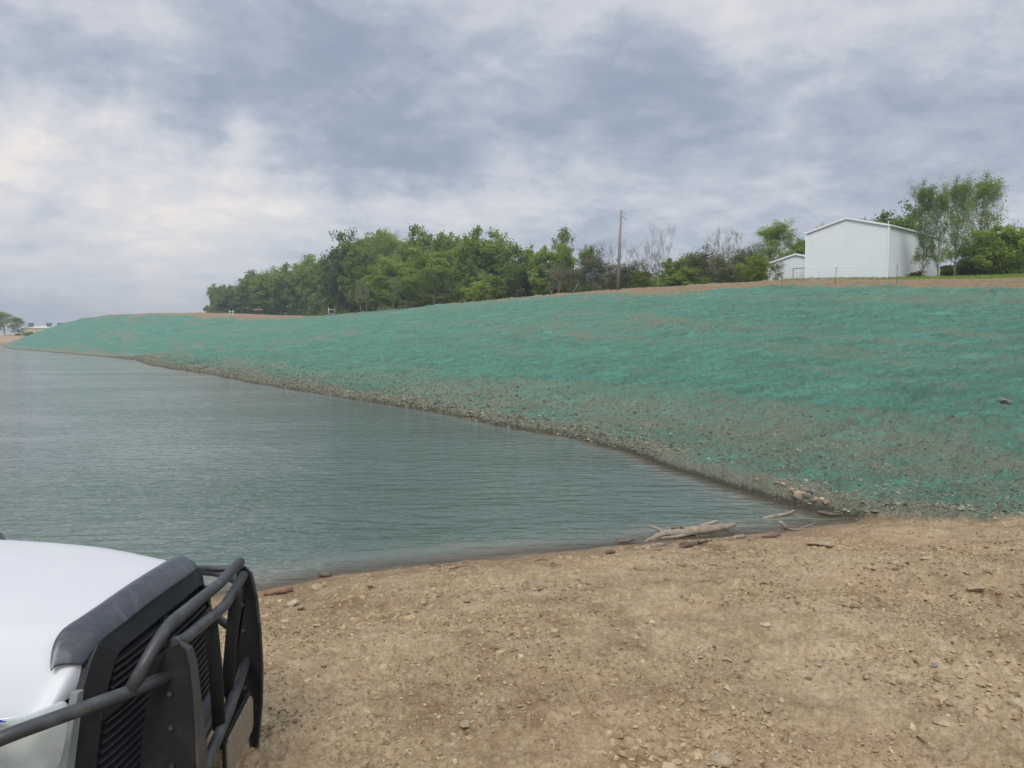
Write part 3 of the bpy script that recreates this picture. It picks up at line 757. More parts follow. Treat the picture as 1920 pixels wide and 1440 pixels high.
def gable_building(name, label, rc, f, s, wd, ln, eave, rise, ridge_t=.5, door=None, roofm=None, left_drop=0):
    """rc: right front corner (x,y); f: along the gable face, s: along the side"""
    f = Vector((f[0], f[1], 0)).normalized(); s = Vector((s[0], s[1], 0)).normalized()
    base = zt(rc[0], rc[1])-.5
    o = Vector((rc[0], rc[1], 0)); e = empty(name, (rc[0], rc[1], base), label, 'barn' if 'barn' in label else 'shed')
    org = Vector((rc[0], rc[1], base)); H = eave-base
    def L(a, b, z): return f*a+s*b+Vector((0, 0, z))
    ar = wd*ridge_t; he = H-left_drop
    m = MB()
    gab = [L(0, 0, 0), L(wd, 0, 0), L(wd, 0, he), L(ar, 0, H+rise), L(0, 0, H)]
    m.prism(gab, s*ln)
    # standing ribs of the sheet steel, part of the wall
    def top(a): return (H+rise*a/ar) if a < ar else he+(H+rise-he)*(wd-a)/(wd-ar)
    a = .3
    while a < wd-.1:
        m.box(L(a, -.016, top(a)/2-.06), (.05, .032, top(a)-.12), f, s, Vector((0, 0, 1))); a += .305
    b = .3
    while b < ln-.1:
        m.box(L(-.016, b, H/2-.06), (.032, .05, H-.12), f, s, Vector((0, 0, 1))); m.box(L(wd+.016, b, he/2-.06), (.032, .05, he-.12), f, s, Vector((0, 0, 1))); b += .305
    m.build('wall', WHITE, e)
    t_ = .07; ov = .14
    r1 = MB()
    sl = rise/ar; sr = (H+rise-he)/(wd-ar)
    r1.prism([L(-ov, -ov, H-ov*sl+.02), L(ar, -ov, H+rise+.02), L(ar, -ov, H+rise+.02+t_), L(-ov, -ov, H-ov*sl+.02+t_)], s*(ln+2*ov))
    r1.prism([L(ar, -ov, H+rise+.024), L(wd+ov, -ov, he-ov*sr+.024), L(wd+ov, -ov, he-ov*sr+.024+t_), L(ar, -ov, H+rise+.024+t_)], s*(ln+2*ov))
    rf = r1.build('roof', roofm or ROOFM, e)
    tr_ = MB()
    for (a0, z0_, a1, z1_) in ((-ov, H-ov*sl, ar, H+rise), (ar, H+rise, wd+ov, he-ov*sr)):
        tr_.bar(L(a0, -ov-.02, z0_-.02), L(a1, -ov-.02, z1_-.02), .035, .17)
    tr_.box(L(-.04, -.04, H/2-.05), (.12, .12, H-.1), f, s); tr_.box(L(wd+.04, -.04, he/2-.05), (.12, .12, he-.1), f, s)
    tr_.bar(L(-ov-.02, -ov, H-ov*sl-.02), L(-ov-.02, ln+ov, H-ov*sl-.02), .05, .14)
    tr_.build('trim', WHITET, e)
    if door:
        a0, a1, z1_ = door
        d_ = MB(); d_.box(L((a0+a1)/2, -.05, z1_/2), (a1-a0, .05, z1_), f, s)
        for q_ in range(1, 6): d_.box(L((a0+a1)/2, -.082, z1_*q_/6), (a1-a0-.04, .012, .02), f, s)
        d_.build('door', WHITET, e)
        fr_ = MB()
        for aa in (a0-.05, a1+.05): fr_.box(L(aa, -.06, z1_/2), (.08, .1, z1_+.05), f, s)
        fr_.box(L((a0+a1)/2, -.06, z1_+.045), (a1-a0+.18, .1, .08), f, s); fr_.build('door_frame', ROOFM, e)
    return e
fd, sd2 = (-.69, .726), (.726, .69)
YR = 75.0
rcx = (1659-960)/1450*YR
ev = P(1659, 421.5, YR).z
gable_building('barn', 'tall white ribbed-steel barn with a gable end on top of the bank', (rcx, YR), fd, sd2, 8.15, 14.6, ev, 1.08)
gable_building('shed', 'low white shed with a small door, left of the big barn', (31.3+.69*3.83, 86-.726*3.83), fd, sd2, 7.66, 9, P(1428, 497, 88.8).z+.0, .95, door=(2.6, 4.0, 2.3))

# far tan building across the water
Yb = 500; xa = (44-960)/1450*Yb
e = empty('warehouse', (xa, Yb, 2.9), 'long low tan building with a pale roof far across the water', 'warehouse')
m = MB(); m.box((60, 20, 2.2), (120, 40, 6.0)); m.build('wall', TAN, e)
m = MB(); m.prism([(-.8, -.6, 5.0), (-.8, 20, 6.1), (-.8, 40.6, 5.0), (-.8, 40.6, 4.7), (-.8, -.6, 4.7)], (121.6, 0, 0)); rf = m.build('roof', WHITET, e)
for q_, pxv in enumerate((60.5, 94.5, 115)):
    x_ = (pxv-960)/1450*(Yb+10)-xa
    m = MB(); m.box((x_, 10, 6.35+.7), (2.4, 2.4, 2.0)); m.box((x_, 10, 5.9), (1.6, 1.6, 1.2)); m.box((x_, 10, 8.12), (2.7, 2.7, .14)); m.build('roof_vent', DARKM, rf)
for q_ in range(5):
    m = MB(); m.box((9+q_*13, -.35, 2.35), (.3, .5, 4.5)); m.build('downpipe', ROOFM, e)

# utility pole with brackets, and its neighbour out of frame to the right
def util_pole(x, y, hgt, lean, label):
    z = zt(x, y)-.2
    e = empty('utility_pole', (x, y, z), label, 'utility pole', 'utility poles')
    tube('pole', [(0, 0, 0), (lean*.5, 0, hgt/2), (lean, 0, hgt)], [.17, .14, .105], POLEW, e, 12)
    tx = lean
    tube('bracket', [(tx, 0, hgt-.32), (tx+.28, -.02, hgt-.25), (tx+.46, -.03, hgt-.34), (tx+.47, -.03, hgt-.5)], .025, STEEL, e, 6)
    tube('bracket', [(tx, 0, hgt-.55), (tx+.3, -.02, hgt-.78), (tx+.50, -.03, hgt-.95), (tx+.50, -.03, hgt-1.08)], .028, STEEL, e, 6)
    tube('bracket', [(tx-.03, 0, hgt-1.38), (tx+.2, -.02, hgt-1.33), (tx+.28, -.02, hgt-1.38)], .018, STEEL, e, 6)
    for (ax_, az_) in ((tx+.47, -.5), (tx+.50, -1.08), (tx+.30, -1.55)):
        i_ = tube('insulator', [(ax_, -.03, hgt+az_), (ax_, -.03, hgt+az_-.05), (ax_, -.03, hgt+az_-.07), (ax_, -.03, hgt+az_-.14)], [.05, .06, .035, .045], PIPEW, e, 8)
    tube('ground_wire', [(-.165, -.03, .2), (lean*.5-.145, -.02, hgt/2), (lean-.11, -.01, hgt-.9)], .008, STEEL, e, 4)
    return e, Vector((x, y, z))
px0, Y0 = 1157, 80.5
x0 = (px0-960)/1450*Y0
b0 = zt(x0, Y0)-.2; h0 = P(1162, 394, Y0).z-b0
util_pole(x0, Y0, h0, .30, 'weathered grey utility pole standing on the bank crest')
util_pole(60, 30, 10.2, .0, 'second utility pole outside the right edge of the view'); z2 = zt(60, 30)-.2
def wire(name, a, b, sag, label, cat='power line', r=.0032):
    a = Vector(a); b = Vector(b)
    o = tube(name, [a.lerp(b, t_/24)-Vector((0, 0, sag*4*(t_/24)*(1-t_/24))) for t_ in range(25)], r, WIRE, None, 4)
    return tag(o, label, cat, 'power lines from the pole')
topA = Vector((x0+.3, Y0, b0+h0))
ub = P(1920, 280, 54.8).z; lb_ = P(1920, 305, 54.8).z
wire('power_line', topA+Vector((.47, -.03, -.15)), (60.4, 30, ub+(ub-topA.z)*.9+.6), .35, 'upper of the two thin wires crossing the sky to the right')
wire('power_line', topA+Vector((.35, -.03, -1.5)), (60.4, 30, lb_+(lb_-topA.z+1.5)*.9+.6), .35, 'lower of the two thin wires crossing the sky to the right')

# white pipe frames and the small brown shelter at the wood edge
def pframe(xl, xr, top, Y, rails, label, r=.07, drop=None):
    xa_, xb_ = (xl-960)/1450*Y, (xr-960)/1450*Y
    za = zt(xa_, Y)-.3; e = empty('pipe_frame', ((xa_+xb_)/2, Y, za), label, 'pipe frame', 'white pipe fence frames')
    hw = (xb_-xa_)/2; zt_ = P(xl, top, Y).z-za
    for sx in (-hw, hw): tube('post', [(sx, 0, 0), (sx, 0, zt_)], r*1.3, PIPEW, e, 8)
    for ry in rails:
        zz_ = P(xl, ry, Y).z-za; tube('rail', [(-hw, 0, zz_), (hw, 0, zz_)], r, PIPEW, e, 8)
pframe(617.5, 629.5, 576.5, 199, (580.5, 588.5), 'tall white two-rail pipe frame standing on the bank top')
pframe(711, 719, 575.5, 153, (580,), 'small white pipe frame right of the tall one', .045)
pframe(432, 439, 581.5, 203, (584.3,), 'tiny white pipe frame near the left end of the wood', .06)
Ys = 235; xs_ = (486-960)/1450*Ys; zs_ = zt(xs_, Ys)
e = empty('shelter', (xs_, Ys, zs_), 'low rusty brown shelter roof at the edge of the wood', 'shelter')
zz_ = P(486, 580.5, Ys).z-zs_
m = MB(); m.prism([(-1.5, -1.3, zz_-.25), (1.5, -1.3, zz_-.25), (1.1, 1.3, zz_+.15), (-1.1, 1.3, zz_+.15)], (0, 0, .1)); m.build('roof', RUST, e)
for sx in (-1.2, 1.2):
    for sy in (-1, 1): tube('post', [(sx, sy, -.2), (sx, sy, zz_-.15)], .06, RUST, e, 6)
m = MB(); m.box((0, .8, (zz_-.3)/2), (2.3, .06, zz_-.35)); m.build('back_wall', RUST, e)

# steel post fence in front of the barn
Yf = 54.5
pxs = (1463, 1562, 1677)
fx = [(p_-960)/1450*Yf for p_ in pxs]
e = empty('wire_fence', (fx[0], Yf, 0), 'thin wire fence on dark steel posts in front of the white barn', 'fence')
fz = [zt(x_, Yf) for x_ in fx]
for q_, (x_, z_) in enumerate(zip(fx, fz)):
    hh = (1.15, 1.35, 1.45, 1.3, 1.3)[q_]
    tube('post', [(x_-fx[0], 0, z_-.2), (x_-fx[0]+(.06 if q_ == 1 else 0), 0, z_+hh-.12)], .022, STEEL, e, 6)
for k_ in range(6):
    tube('wire', [(x_-fx[0], -.03, z_+.12+k_*.2) for x_, z_ in zip(fx, fz)], .0035, WIRE, e, 4)
# leaning stick by the scrub
a_ = Vector(((1071-960)/1450*84, 84, zt((1071-960)/1450*84, 84)-.1)); b_ = P(1086, 527, 84)
tag(tube('stick', [a_, a_.lerp(b_, .5)+Vector((.03, 0, .03)), b_], [.05, .045, .03], POLEW, None, 6), 'pale stick leaning out of the scrub left of the utility pole', 'stick')

# ------------------------------------------------------------------ driftwood
DRIFT = simple_mat("driftwood", (.28, .235, .175), .9, var=.35, scale=14, bump=.012)
DRIFTD = simple_mat("driftwood_wet", (.13, .095, .065), .7, var=.4, scale=14, bump=.012)
DRIFTR = simple_mat("driftwood_red", (.21, .115, .07), .85, var=.35, scale=14, bump=.012)
def gp(px, py, up=0.0):
    z = max(hit(px, py).z, 0.0)+up
    return G(px, py, z)
def stick(name, pts, rads, mat, label, cat='driftwood', branches=(), up=.02, group=None, seed=3):
    pp = [gp(p_[0], p_[1], (p_[2] if len(p_) > 2 else up)) for p_ in pts]
    # keep the steps between pixels short and wobbly like real wood
    q = [pp[0]]; r = [rads[0]]; rnd = random.Random(seed)
    for a in range(len(pp)-1):
        for t_ in (.25, .5, .75, 1):
            v_ = pp[a].lerp(pp[a+1], t_); j_ = rads[a]*.25
            q.append(v_+Vector((rnd.uniform(-j_, j_), rnd.uniform(-j_, j_), rnd.uniform(-j_, j_)))); r.append((rads[a]*(1-t_)+rads[a+1]*t_)*rnd.uniform(.9, 1.12))
    org = q[0].copy()
    o = tube(name, [x_-org for x_ in q], r, mat, None, 8, rough=.10, seed=seed); o.location = org
    tag(o, label, cat, group)
    for (bp_, br) in branches:
        bb = [gp(p_[0], p_[1], p_[2])-org for p_ in bp_]
        tube('branch', bb, br, mat, o, 7, rough=.1, seed=seed+1)
    return o
stick('driftwood_log', [(1378,983,.10),(1345,990,.09),(1300,996,.07),(1262,999,.06),(1238,1003,.04),(1209,1016,-.01)], [.035,.062,.066,.058,.045,.012], DRIFT,
      'largest pale forked driftwood log lying in the shallows', branches=[([(1262,999,.05),(1240,996,.09),(1230,990,.13),(1214,986,.16)], [.045,.036,.028,.014]), ([(1300,998,.05),(1270,1006,.02),(1236,1009,.0),(1213,1016,-.02)], [.04,.028,.02,.01])])
stick('driftwood_stub', [(1259,988,.08),(1266,992,.05),(1278,990,.05)], [.02,.035,.025], DRIFTD, 'dark stub poking up behind the largest driftwood log')
stick('driftwood_log', [(1310,986,.02),(1330,982,.05),(1345,977,.09)], [.02,.035,.02], DRIFT, 'short piece of driftwood behind the right half of the largest log')
stick('driftwood_log', [(1189,1030,.02),(1215,1025,.03),(1247,1021,.03)], [.02,.03,.025], DRIFT, 'thin pale log on the mud left below the largest log', branches=[([(1222,1024,.03),(1236,1018,.06),(1247,1016,.07)], [.012,.01,.006])])
stick('driftwood_stump', [(1279,1022,.05),(1292,1022,.05),(1310,1018,.03),(1335,1013,.03)], [.055,.04,.02,.008], DRIFTD, 'dark knobbly stump with twigs on the mud below the largest log', branches=[([(1300,1020,.04),(1310,1013,.12),(1306,1003,.22)], [.012,.008,.004]), ([(1310,1018,.04),(1326,1016,.06),(1322,1009,.1)], [.012,.01,.006])])
stick('driftwood_log', [(1371,1010,.02),(1382,1007,.03),(1397,1005,.03)], [.02,.035,.022], DRIFT, 'stubby bleached piece just right of the largest log')
stick('sunken_branch', [(1420,974,-.03),(1450,968,.01),(1474,964,.02),(1489,957,.05)], [.015,.028,.028,.02], DRIFT, 'muddy branch half under water near the corner of the pond')
stick('driftwood_log', [(1461,977,.13),(1468,983,.09),(1473,990,.02)], [.018,.035,.03], DRIFT, 'short pale stub standing up at the corner of the pond', branches=[([(1473,990,.02),(1490,993,.02),(1520,991,.03)], [.02,.012,.006])])
stick('twig', [(1500,990,.02),(1515,985,.05),(1530,979,.09)], [.008,.008,.004], DRIFT, 'thin pale twig right of the upright stub', 'twig', branches=[([(1515,985,.05),(1527,988,.03),(1538,986,.03)], [.006,.005,.003])])
stick('driftwood_branch', [(1533,959,.05),(1548,963,.04),(1560,965,.03),(1577,963,.02)], [.02,.035,.03,.015], DRIFTD, 'dark wet branch lying where the bank meets the beach')
stick('twig', [(1402,1012,.02),(1420,1007,.03)], [.008,.005], DRIFT, 'small bare twig between the bleached piece and the twig heap', 'twig')
stick('driftwood_branch', [(1428,1006,.02),(1445,1006,.03),(1462,1003,.03),(1465,996,.09)], [.01,.02,.012,.006], DRIFTD, 'dark crooked branch on wet mud below the upright stub', branches=[([(1440,1006,.02),(1452,1000,.06),(1460,999,.06)], [.01,.006,.004])])
stick('weed_tuft', [(1150,1016,.0),(1170,1015,.02),(1188,1012,.03)], [.008,.02,.015], DRIFTD, 'dark weedy tuft in the shallows left of the largest log', 'weed', branches=[([(1156+6*k_,1014,.0),(1154+6*k_,1006-k_,.07)], [.006,.002]) for k_ in range(5)]+[([(1186,1013,.03),(1183,1004,.08)], [.012,.004]), ([(1186,1012,.03),(1207,1008,.05)], [.006,.004])])
stick('clod', [(1136,1037,.02),(1144,1035,.03),(1152,1035,.02)], [.02,.035,.02], DRIFTD, 'dark lump on the waterline left of the driftwood', 'clod')
stick('driftwood_log', [(494,1113,.03),(520,1110,.035),(547,1106,.035)], [.026,.03,.03], DRIFTR, 'short reddish log beside the vehicle at the water edge')
stick('clod', [(599,1076,.02),(607,1078,.035),(619,1078,.03)], [.016,.035,.03], DRIFTD, 'dark clod in the shallows above the reddish log', 'clod')
stick('twig', [(832,1068,.02),(850,1063,.03),(880,1060,.03),(914,1063,.02)], [.008,.013,.010,.005], DRIFT, 'long pale twig on the shoreline at the middle of the beach', 'twig', branches=[([(862,1062,.03),(845,1070,.02),(832,1071,.02)], [.008,.006,.004]), ([(832,1062,.01),(832,1060,.01)], [.003,.003])])
stick('twig', [(740,1076,.02),(745,1069,.08),(752,1062,.13)], [.006,.006,.004], DRIFT, 'thin twig sticking up from the beach edge left of the long one', 'twig')
stick('twig', [(804,1057,.0),(818,1061,.01),(826,1062,.01)], [.008,.007,.005], DRIFTD, 'short dark twig in the shallows just off the long twig', 'twig')
stick('twig', [(1000,1050,.02),(1015,1048,.03),(1030,1049,.02)], [.009,.012,.006], DRIFT, 'bleached twig on the shoreline between the long twig and the driftwood', 'twig', branches=[([(1060,1047,.02),(1056,1038,.1)], [.006,.003])])

# ------------------------------------------------------------------ rocks and loose stones
STONE = simple_mat("stone", (.33, .26, .17), .9, var=.3, scale=9, bump=.01)
STONEP = simple_mat("stone_pale", (.40, .33, .225), .9, var=.25, scale=9, bump=.01)
CLOD = simple_mat("earth_clod", (.30, .22, .145), .95, var=.35, scale=12, bump=.02)
GREYR = simple_mat("rock_grey", (.20, .185, .155), .9, var=.3, scale=7, bump=.02)
def rock(name, px, py, wpx, mat, label, flat=.5, cat='rock', group=None, seed=1, sub=2, rz=None, sharp=.3, aspect=.75):
    p = hit(px, py); s = wpx/1450*p.y/2
    bm = bmesh.new(); bmesh.ops.create_icosphere(bm, subdivisions=sub, radius=1)
    rnd = random.Random(seed); pl = [(Vector((rnd.gauss(0, 1), rnd.gauss(0, 1), rnd.gauss(0, .8))).normalized(), rnd.uniform(.5, .85)) for _ in range(9)]
    for v_ in bm.verts:
        for n_, d_ in pl:          # cut by planes: broken, faceted stone
            k_ = v_.co.dot(n_)
            if k_ > d_: v_.co -= n_*(k_-d_)
        v_.co *= 1+rnd.uniform(-.05, .05)*sharp*2
        v_.co = Vector((v_.co.x*s*1.2, v_.co.y*s*1.2*aspect, v_.co.z*s*1.2*flat))
    me = bpy.data.meshes.new(name); bm.to_mesh(me); bm.free(); me.materials.append(mat)
    o = link(name, me, None, (p.x, p.y, p.z+s*flat*.45)); o.rotation_euler = (rnd.uniform(-.15, .15), rnd.uniform(-.15, .15), rz if rz is not None else rnd.uniform(0, 6))
    return tag(o, label, cat, group)
GR = 'loose stones on the beach'
rock('rock', 1883, 757, 22, GREYR, 'lone dark boulder sitting on the green bank at the right', .7, 'boulder', sub=3, rz=0, seed=8, sharp=1.0)
rock('rock', 1499, 931, 20, STONEP, 'palest rock at the pond corner waterline', .75, rz=0, group='rocks at the pond corner')
for (a_, b_, w_, lb, m_) in [(1516,932,16,'dark rock just right of the palest corner rock',GREYR),(1512,922,18,'grey rock behind the palest corner rock',GREYR),(1484,921,14,'brown rock left of the palest corner rock',STONE),
        (1530,940,16,'dark earthy rock at the right end of the corner heap',CLOD),(1541,937,10,'small pale stone on top of the corner heap',STONEP),(1470,912,12,'small rock at the left end of the corner heap',STONE),(1418,900,9,'pale pebble-sized rock on the waterline left of the corner heap',STONEP)]:
    rock('rock', a_, b_, w_, m_, lb, .7, group='rocks at the pond corner', seed=a_)
FG = [(1000,1103,46,CLOD,'largest broken clod on the upper middle of the beach',.38,'clod'),(1348,1432,50,STONE,'chunky tan rock at the bottom edge of the picture',.5,'rock'),
 (1434,1172,24,STONEP,'pale triangular flake lying alone on the beach',.22,'stone'),(1533,1247,18,STONE,'flat slab left of the dark pair on the right beach',.3,'stone'),
 (1626,1272,20,CLOD,'darker of two stones lying together on the right beach',.45,'stone'),(1672,1281,20,STONE,'stone at the right of the dark one on the right beach',.35,'stone'),
 (1766,1355,44,STONE,'broad flat tan slab near the lower right',.18,'stone'),(1908,1320,30,STONEP,'large pale stone cut by the right edge',.5,'stone'),
 (1464,1314,14,STONEP,'small upright pale flake low in the middle right',.6,'stone'),(1438,1333,22,CLOD,'reddish cluster of clods under the upright pale flake',.4,'clod'),
 (548,1133,28,STONEP,'pale squarish rock beside the vehicle near the reddish log',.35,'rock'),(563,1140,16,STONE,'small rock touching the pale squarish one',.4,'rock'),
 (595,1103,26,STONE,'tan rock on the beach edge right of the reddish log',.5,'rock'),(698,1101,24,CLOD,'brown clod on the beach edge left of the middle',.5,'clod'),
 (795,1133,22,CLOD,'brown clod on the upper beach below the long twig',.4,'clod'),(877,1126,20,CLOD,'second brown clod below the long twig, nearer the largest clod',.35,'clod'),
 (872,1362,26,STONE,'wedge-shaped stone low in the middle of the beach',.4,'stone'),(1733,1050,16,STONEP,'pale stone on the upper right beach',.4,'stone'),
 (1764,1032,14,STONEP,'thin pale flake on the upper right beach',.2,'stone'),(1540,1022,60,STONE,'long low ledge of shale at the water corner of the beach',.12,'ledge'),
 (1830,1108,34,STONE,'low rounded rock with twigs on the right beach',.35,'rock'),(1698,1175,16,STONE,'small angular stone in the middle of the right beach',.5,'stone'),
 (1780,1320,20,CLOD,'dark stone beside the tyre mark at the right',.3,'stone'),(1750,1248,18,GREYR,'flat grey stone right of the pair on the right beach',.25,'stone')]
for q_, (a_, b_, w_, m_, lb, fl, ct) in enumerate(FG):
    rock('clod' if ct == 'clod' else 'rock', a_, b_, w_, m_, lb, fl, ct, GR, seed=100+q_, sub=3 if w_ > 30 else 2, sharp=.6, rz=0 if 'ledge' in lb or 'slab' in lb else None)
for q_, (a_, b_, w_, m_, lb) in enumerate([(1507,927,13,STONE,'tan rock wedged between the palest corner rock and the grey one'),(1523,924,12,GREYR,'small grey rock at the top of the corner heap'),
        (1549,945,14,CLOD,'earthy lump nearest the dark wet branch'),(1456,907,10,GREYR,'grey pebble-sized rock left of the corner heap on the waterline'),(1490,925,10,CLOD,'dark lump tucked against the left of the palest corner rock')]):
    rock('rock', a_, b_, w_, m_, lb, .65, group='rocks at the pond corner', seed=300+q_, sharp=.8)
# gravel: countless chips
def chips(name, X, Y, S, mat, label, seed):
    rg = np.random.default_rng(seed); n = len(X)
    Z = zts(X, Y)
    base = np.array([[-1, -1, -1], [1, -1, -1], [1, 1, -1], [-1, 1, -1], [-1, -1, 1], [1, -1, 1], [1, 1, 1], [-1, 1, 1]], float)
    v = base[None]*rg.uniform(.45, 1.1, (n, 8, 3)); v[:, :, 2] *= rg.uniform(.18, .55, (n, 1)); v[:, :, 0] *= rg.uniform(.8, 1.5, (n, 1)); v[:, 4:, :2] *= rg.uniform(.45, .9, (n, 1, 1))
    v *= S[:, None, None]
    a = rg.uniform(0, 6.28, n); ti = rg.normal(0, .30, n); c_, s_ = np.cos(ti)[:, None], np.sin(ti)[:, None]
    x, z = v[..., 0]*c_-v[..., 2]*s_, v[..., 0]*s_+v[..., 2]*c_
    ca, sa = np.cos(a)[:, None], np.sin(a)[:, None]
    x, y = x*ca-v[..., 1]*sa, x*sa+v[..., 1]*ca
    vv = np.stack([x+X[:, None], y+Y[:, None], z+(Z+S*.12)[:, None]], -1).reshape(-1, 3)
    fb = np.array([[0, 3, 2, 1], [4, 5, 6, 7], [0, 1, 5, 4], [1, 2, 6, 5], [2, 3, 7, 6], [3, 0, 4, 7]])
    f = (np.arange(n)[:, None, None]*8+fb[None]).reshape(-1, 4)
    return tag(link(name, np_mesh(name, vv, [f], mat, False)), label, 'gravel', kind='stuff')
def chip_mat(name, stops):
    m = bpy.data.materials.new(name); m.use_nodes = True; k = NT(m.node_tree); b = k.n['Principled BSDF']
    gg = k.node('ShaderNodeNewGeometry'); k.set(b.inputs['Base Color'], k.ramp(gg.outputs['Random Per Island'], stops))
    b.inputs['Roughness'].default_value = .95; b.inputs['Specular IOR Level'].default_value = .2
    return m
CH = chip_mat("gravel_tan", [(0, (.19, .13, .075)), (.4, (.29, .21, .125)), (.85, (.38, .29, .175)), (1, (.48, .39, .26))])
CHB = chip_mat("gravel_shale", [(0, (.085, .09, .06)), (.5, (.165, .165, .115)), (.9, (.26, .25, .18)), (1, (.38, .36, .28))])
rg = np.random.default_rng(77)
n = 17000; u_ = rg.uniform(-.44, .74, n); yy = np.exp(rg.uniform(math.log(3.4), math.log(15), n)); xx = u_*yy
zz_, inf_ = terrain(xx, yy); ok = (zz_ > .05) & (inf_['bank'] < .6) & (rg.uniform(0, 1, n) < sstep(fbm(xx*.9, yy*.9, 92, 3), .40, .62))
xx, yy = xx[ok], yy[ok]
chips('soil_clods', xx, yy, np.minimum(.05, .014*np.exp(rg.normal(0, .45, len(xx)))), chip_mat("clod_soil", [(0, (.27, .19, .11)), (.5, (.37, .27, .16)), (1, (.46, .35, .21))]), 'crumbly lumps of dry soil broken up all over the beach', 3)
n = 90000; u_ = rg.uniform(-.44, .74, n); yy = np.exp(rg.uniform(math.log(3.3), math.log(16), n)); xx = u_*yy
zz_, inf_ = terrain(xx, yy); cl_ = fbm(xx*1.4, yy*1.4, 90, 3)
ok = (zz_ > .02) & (inf_['bank'] < .6) & (rg.uniform(0, 1, n) < sstep(cl_, .34, .62))
xx, yy = xx[ok], yy[ok]; S_ = np.minimum(.035, .0055*np.exp(rg.normal(0, .6, len(xx))))*np.clip(yy/6, .8, 1.4)
chips('gravel', xx, yy, S_, CH, 'countless tan stone chips and clods strewn over the bare beach', 1)
n = 70000; aa = rg.uniform(0, 1, n)**1.6
tp = np.array([p_[:2] for p_ in TOE[3:]]); seg = np.cumsum(np.r_[0, np.hypot(*np.diff(tp, axis=0).T)]); L_ = aa*min(seg[-1], 110)
xx = np.interp(L_, seg, tp[:, 0]); yy = np.interp(L_, seg, tp[:, 1]); off = rg.exponential(1.7, n)-.15
xx = xx+off*.85+rg.normal(0, .4, n); yy = yy+off*.53+rg.normal(0, .4, n)
zz_, inf_ = terrain(xx, yy); ok = (zz_ > .01) & (inf_['bank'] > .4) & (inf_['dT'] > -.1)
xx, yy = xx[ok], yy[ok]; S_ = .012*np.exp(rg.normal(0, .55, len(xx)))*np.clip(np.hypot(xx, yy)/20, .8, 2.2)
nb = 9000; Lb = rg.uniform(0, 1, nb)**1.5*min(seg[-1], 120); ob = rg.normal(.18, .22, nb); lx = np.interp(Lb, seg, tp[:, 0])+ob*.85; ly = np.interp(Lb, seg, tp[:, 1])+ob*.53
lz, _li = terrain(lx, ly); okb = (lz > -.06) & (lz < .34); lx, ly = lx[okb], ly[okb]
xx = np.r_[xx, lx]; yy = np.r_[yy, ly]; S_ = np.r_[np.minimum(S_, .045), np.minimum(.09, .026*np.exp(rg.normal(0, .45, len(lx)))*np.clip(np.hypot(lx, ly)/22, .8, 1.3))]
chips('shale_gravel', xx, yy, S_, CHB, 'grey shale stones washed bare along the foot of the green bank', 2)
# short grass at the barn
n = 26000; xx = rg.uniform(18, 62, n); yy = rg.uniform(52, 80, n); gzz, ginf = terrain(xx, yy)
ok = (ginf['dC'] > 2.5) & (xx > .30*yy+3) & (fbm(xx*.5, yy*.5, 91, 2) > .35)
xx, yy, gzz = xx[ok], yy[ok], gzz[ok]; n = len(xx)
hh = rg.uniform(.08, .30, n); ww = .03; an = rg.uniform(0, 3.14, n)
dx, dy = np.cos(an)*ww, np.sin(an)*ww
gv = np.stack([np.stack([xx-dx, yy-dy, gzz], 1), np.stack([xx+dx, yy+dy, gzz], 1), np.stack([xx+rg.normal(0, .06, n), yy+rg.normal(0, .06, n), gzz+hh], 1)], 1).reshape(-1, 3)
tag(link('grass', np_mesh('grass', gv, [np.arange(n*3).reshape(-1, 3)], LM['mid'], False)), 'short green grass along the top of the bank at the barn', 'grass', kind='stuff')
# pale boulders on the far shore
for q_, (pxv, pyv, wv) in enumerate([(12, 627, 8), (29, 628.5, 9), (38, 628, 7), (21, 630, 6)]):
    Yq = 322; xq = (pxv-960)/1450*Yq
    bm = bmesh.new(); bmesh.ops.create_icosphere(bm, subdivisions=2, radius=1)
    rnd = random.Random(q_)
    for v_ in bm.verts: v_.co = Vector((v_.co.x*.55, v_.co.y*.5, v_.co.z*.35))*rnd.uniform(.85, 1.15)
    me = bpy.data.meshes.new('boulder'); bm.to_mesh(me); bm.free(); me.materials.append(STONEP)
    tag(link('boulder', me, None, (xq, Yq, zt(xq, Yq)+.25)), 'pale boulder under the hazy trees on the far shore', 'boulder', 'pale boulders on the far shore')

# ------------------------------------------------------------------ white vehicle with a brush guard, nose towards +X
PAINT = simple_mat("car_paint_white", (.575, .58, .59), .42, var=.02, scale=3, spec=.35, coat=0)
BLACKP = simple_mat("grille_plastic", (.020, .021, .023), .5, var=.2, scale=20)
GLOSS = bpy.data.materials.new("smoked_acrylic"); GLOSS.use_nodes = True
k = NT(GLOSS.node_tree); b = k.n['Principled BSDF']; tcn = k.node('ShaderNodeTexCoord')
dn = k.noise(tcn.outputs['Object'], 6, 6, .65, 1.0); dn2 = k.noise(tcn.outputs['Object'], 60, 3, .6)
k.set(b.inputs['Base Color'], k.mix(k.maprange(k.math('MULTIPLY_ADD', dn2, .12, dn), .50, .95), (.034, .038, .048), (.13, .137, .155)))
k.set(b.inputs['Roughness'], k.maprange(dn, .35, .7, .12, .42)); b.inputs['Specular IOR Level'].default_value = .6
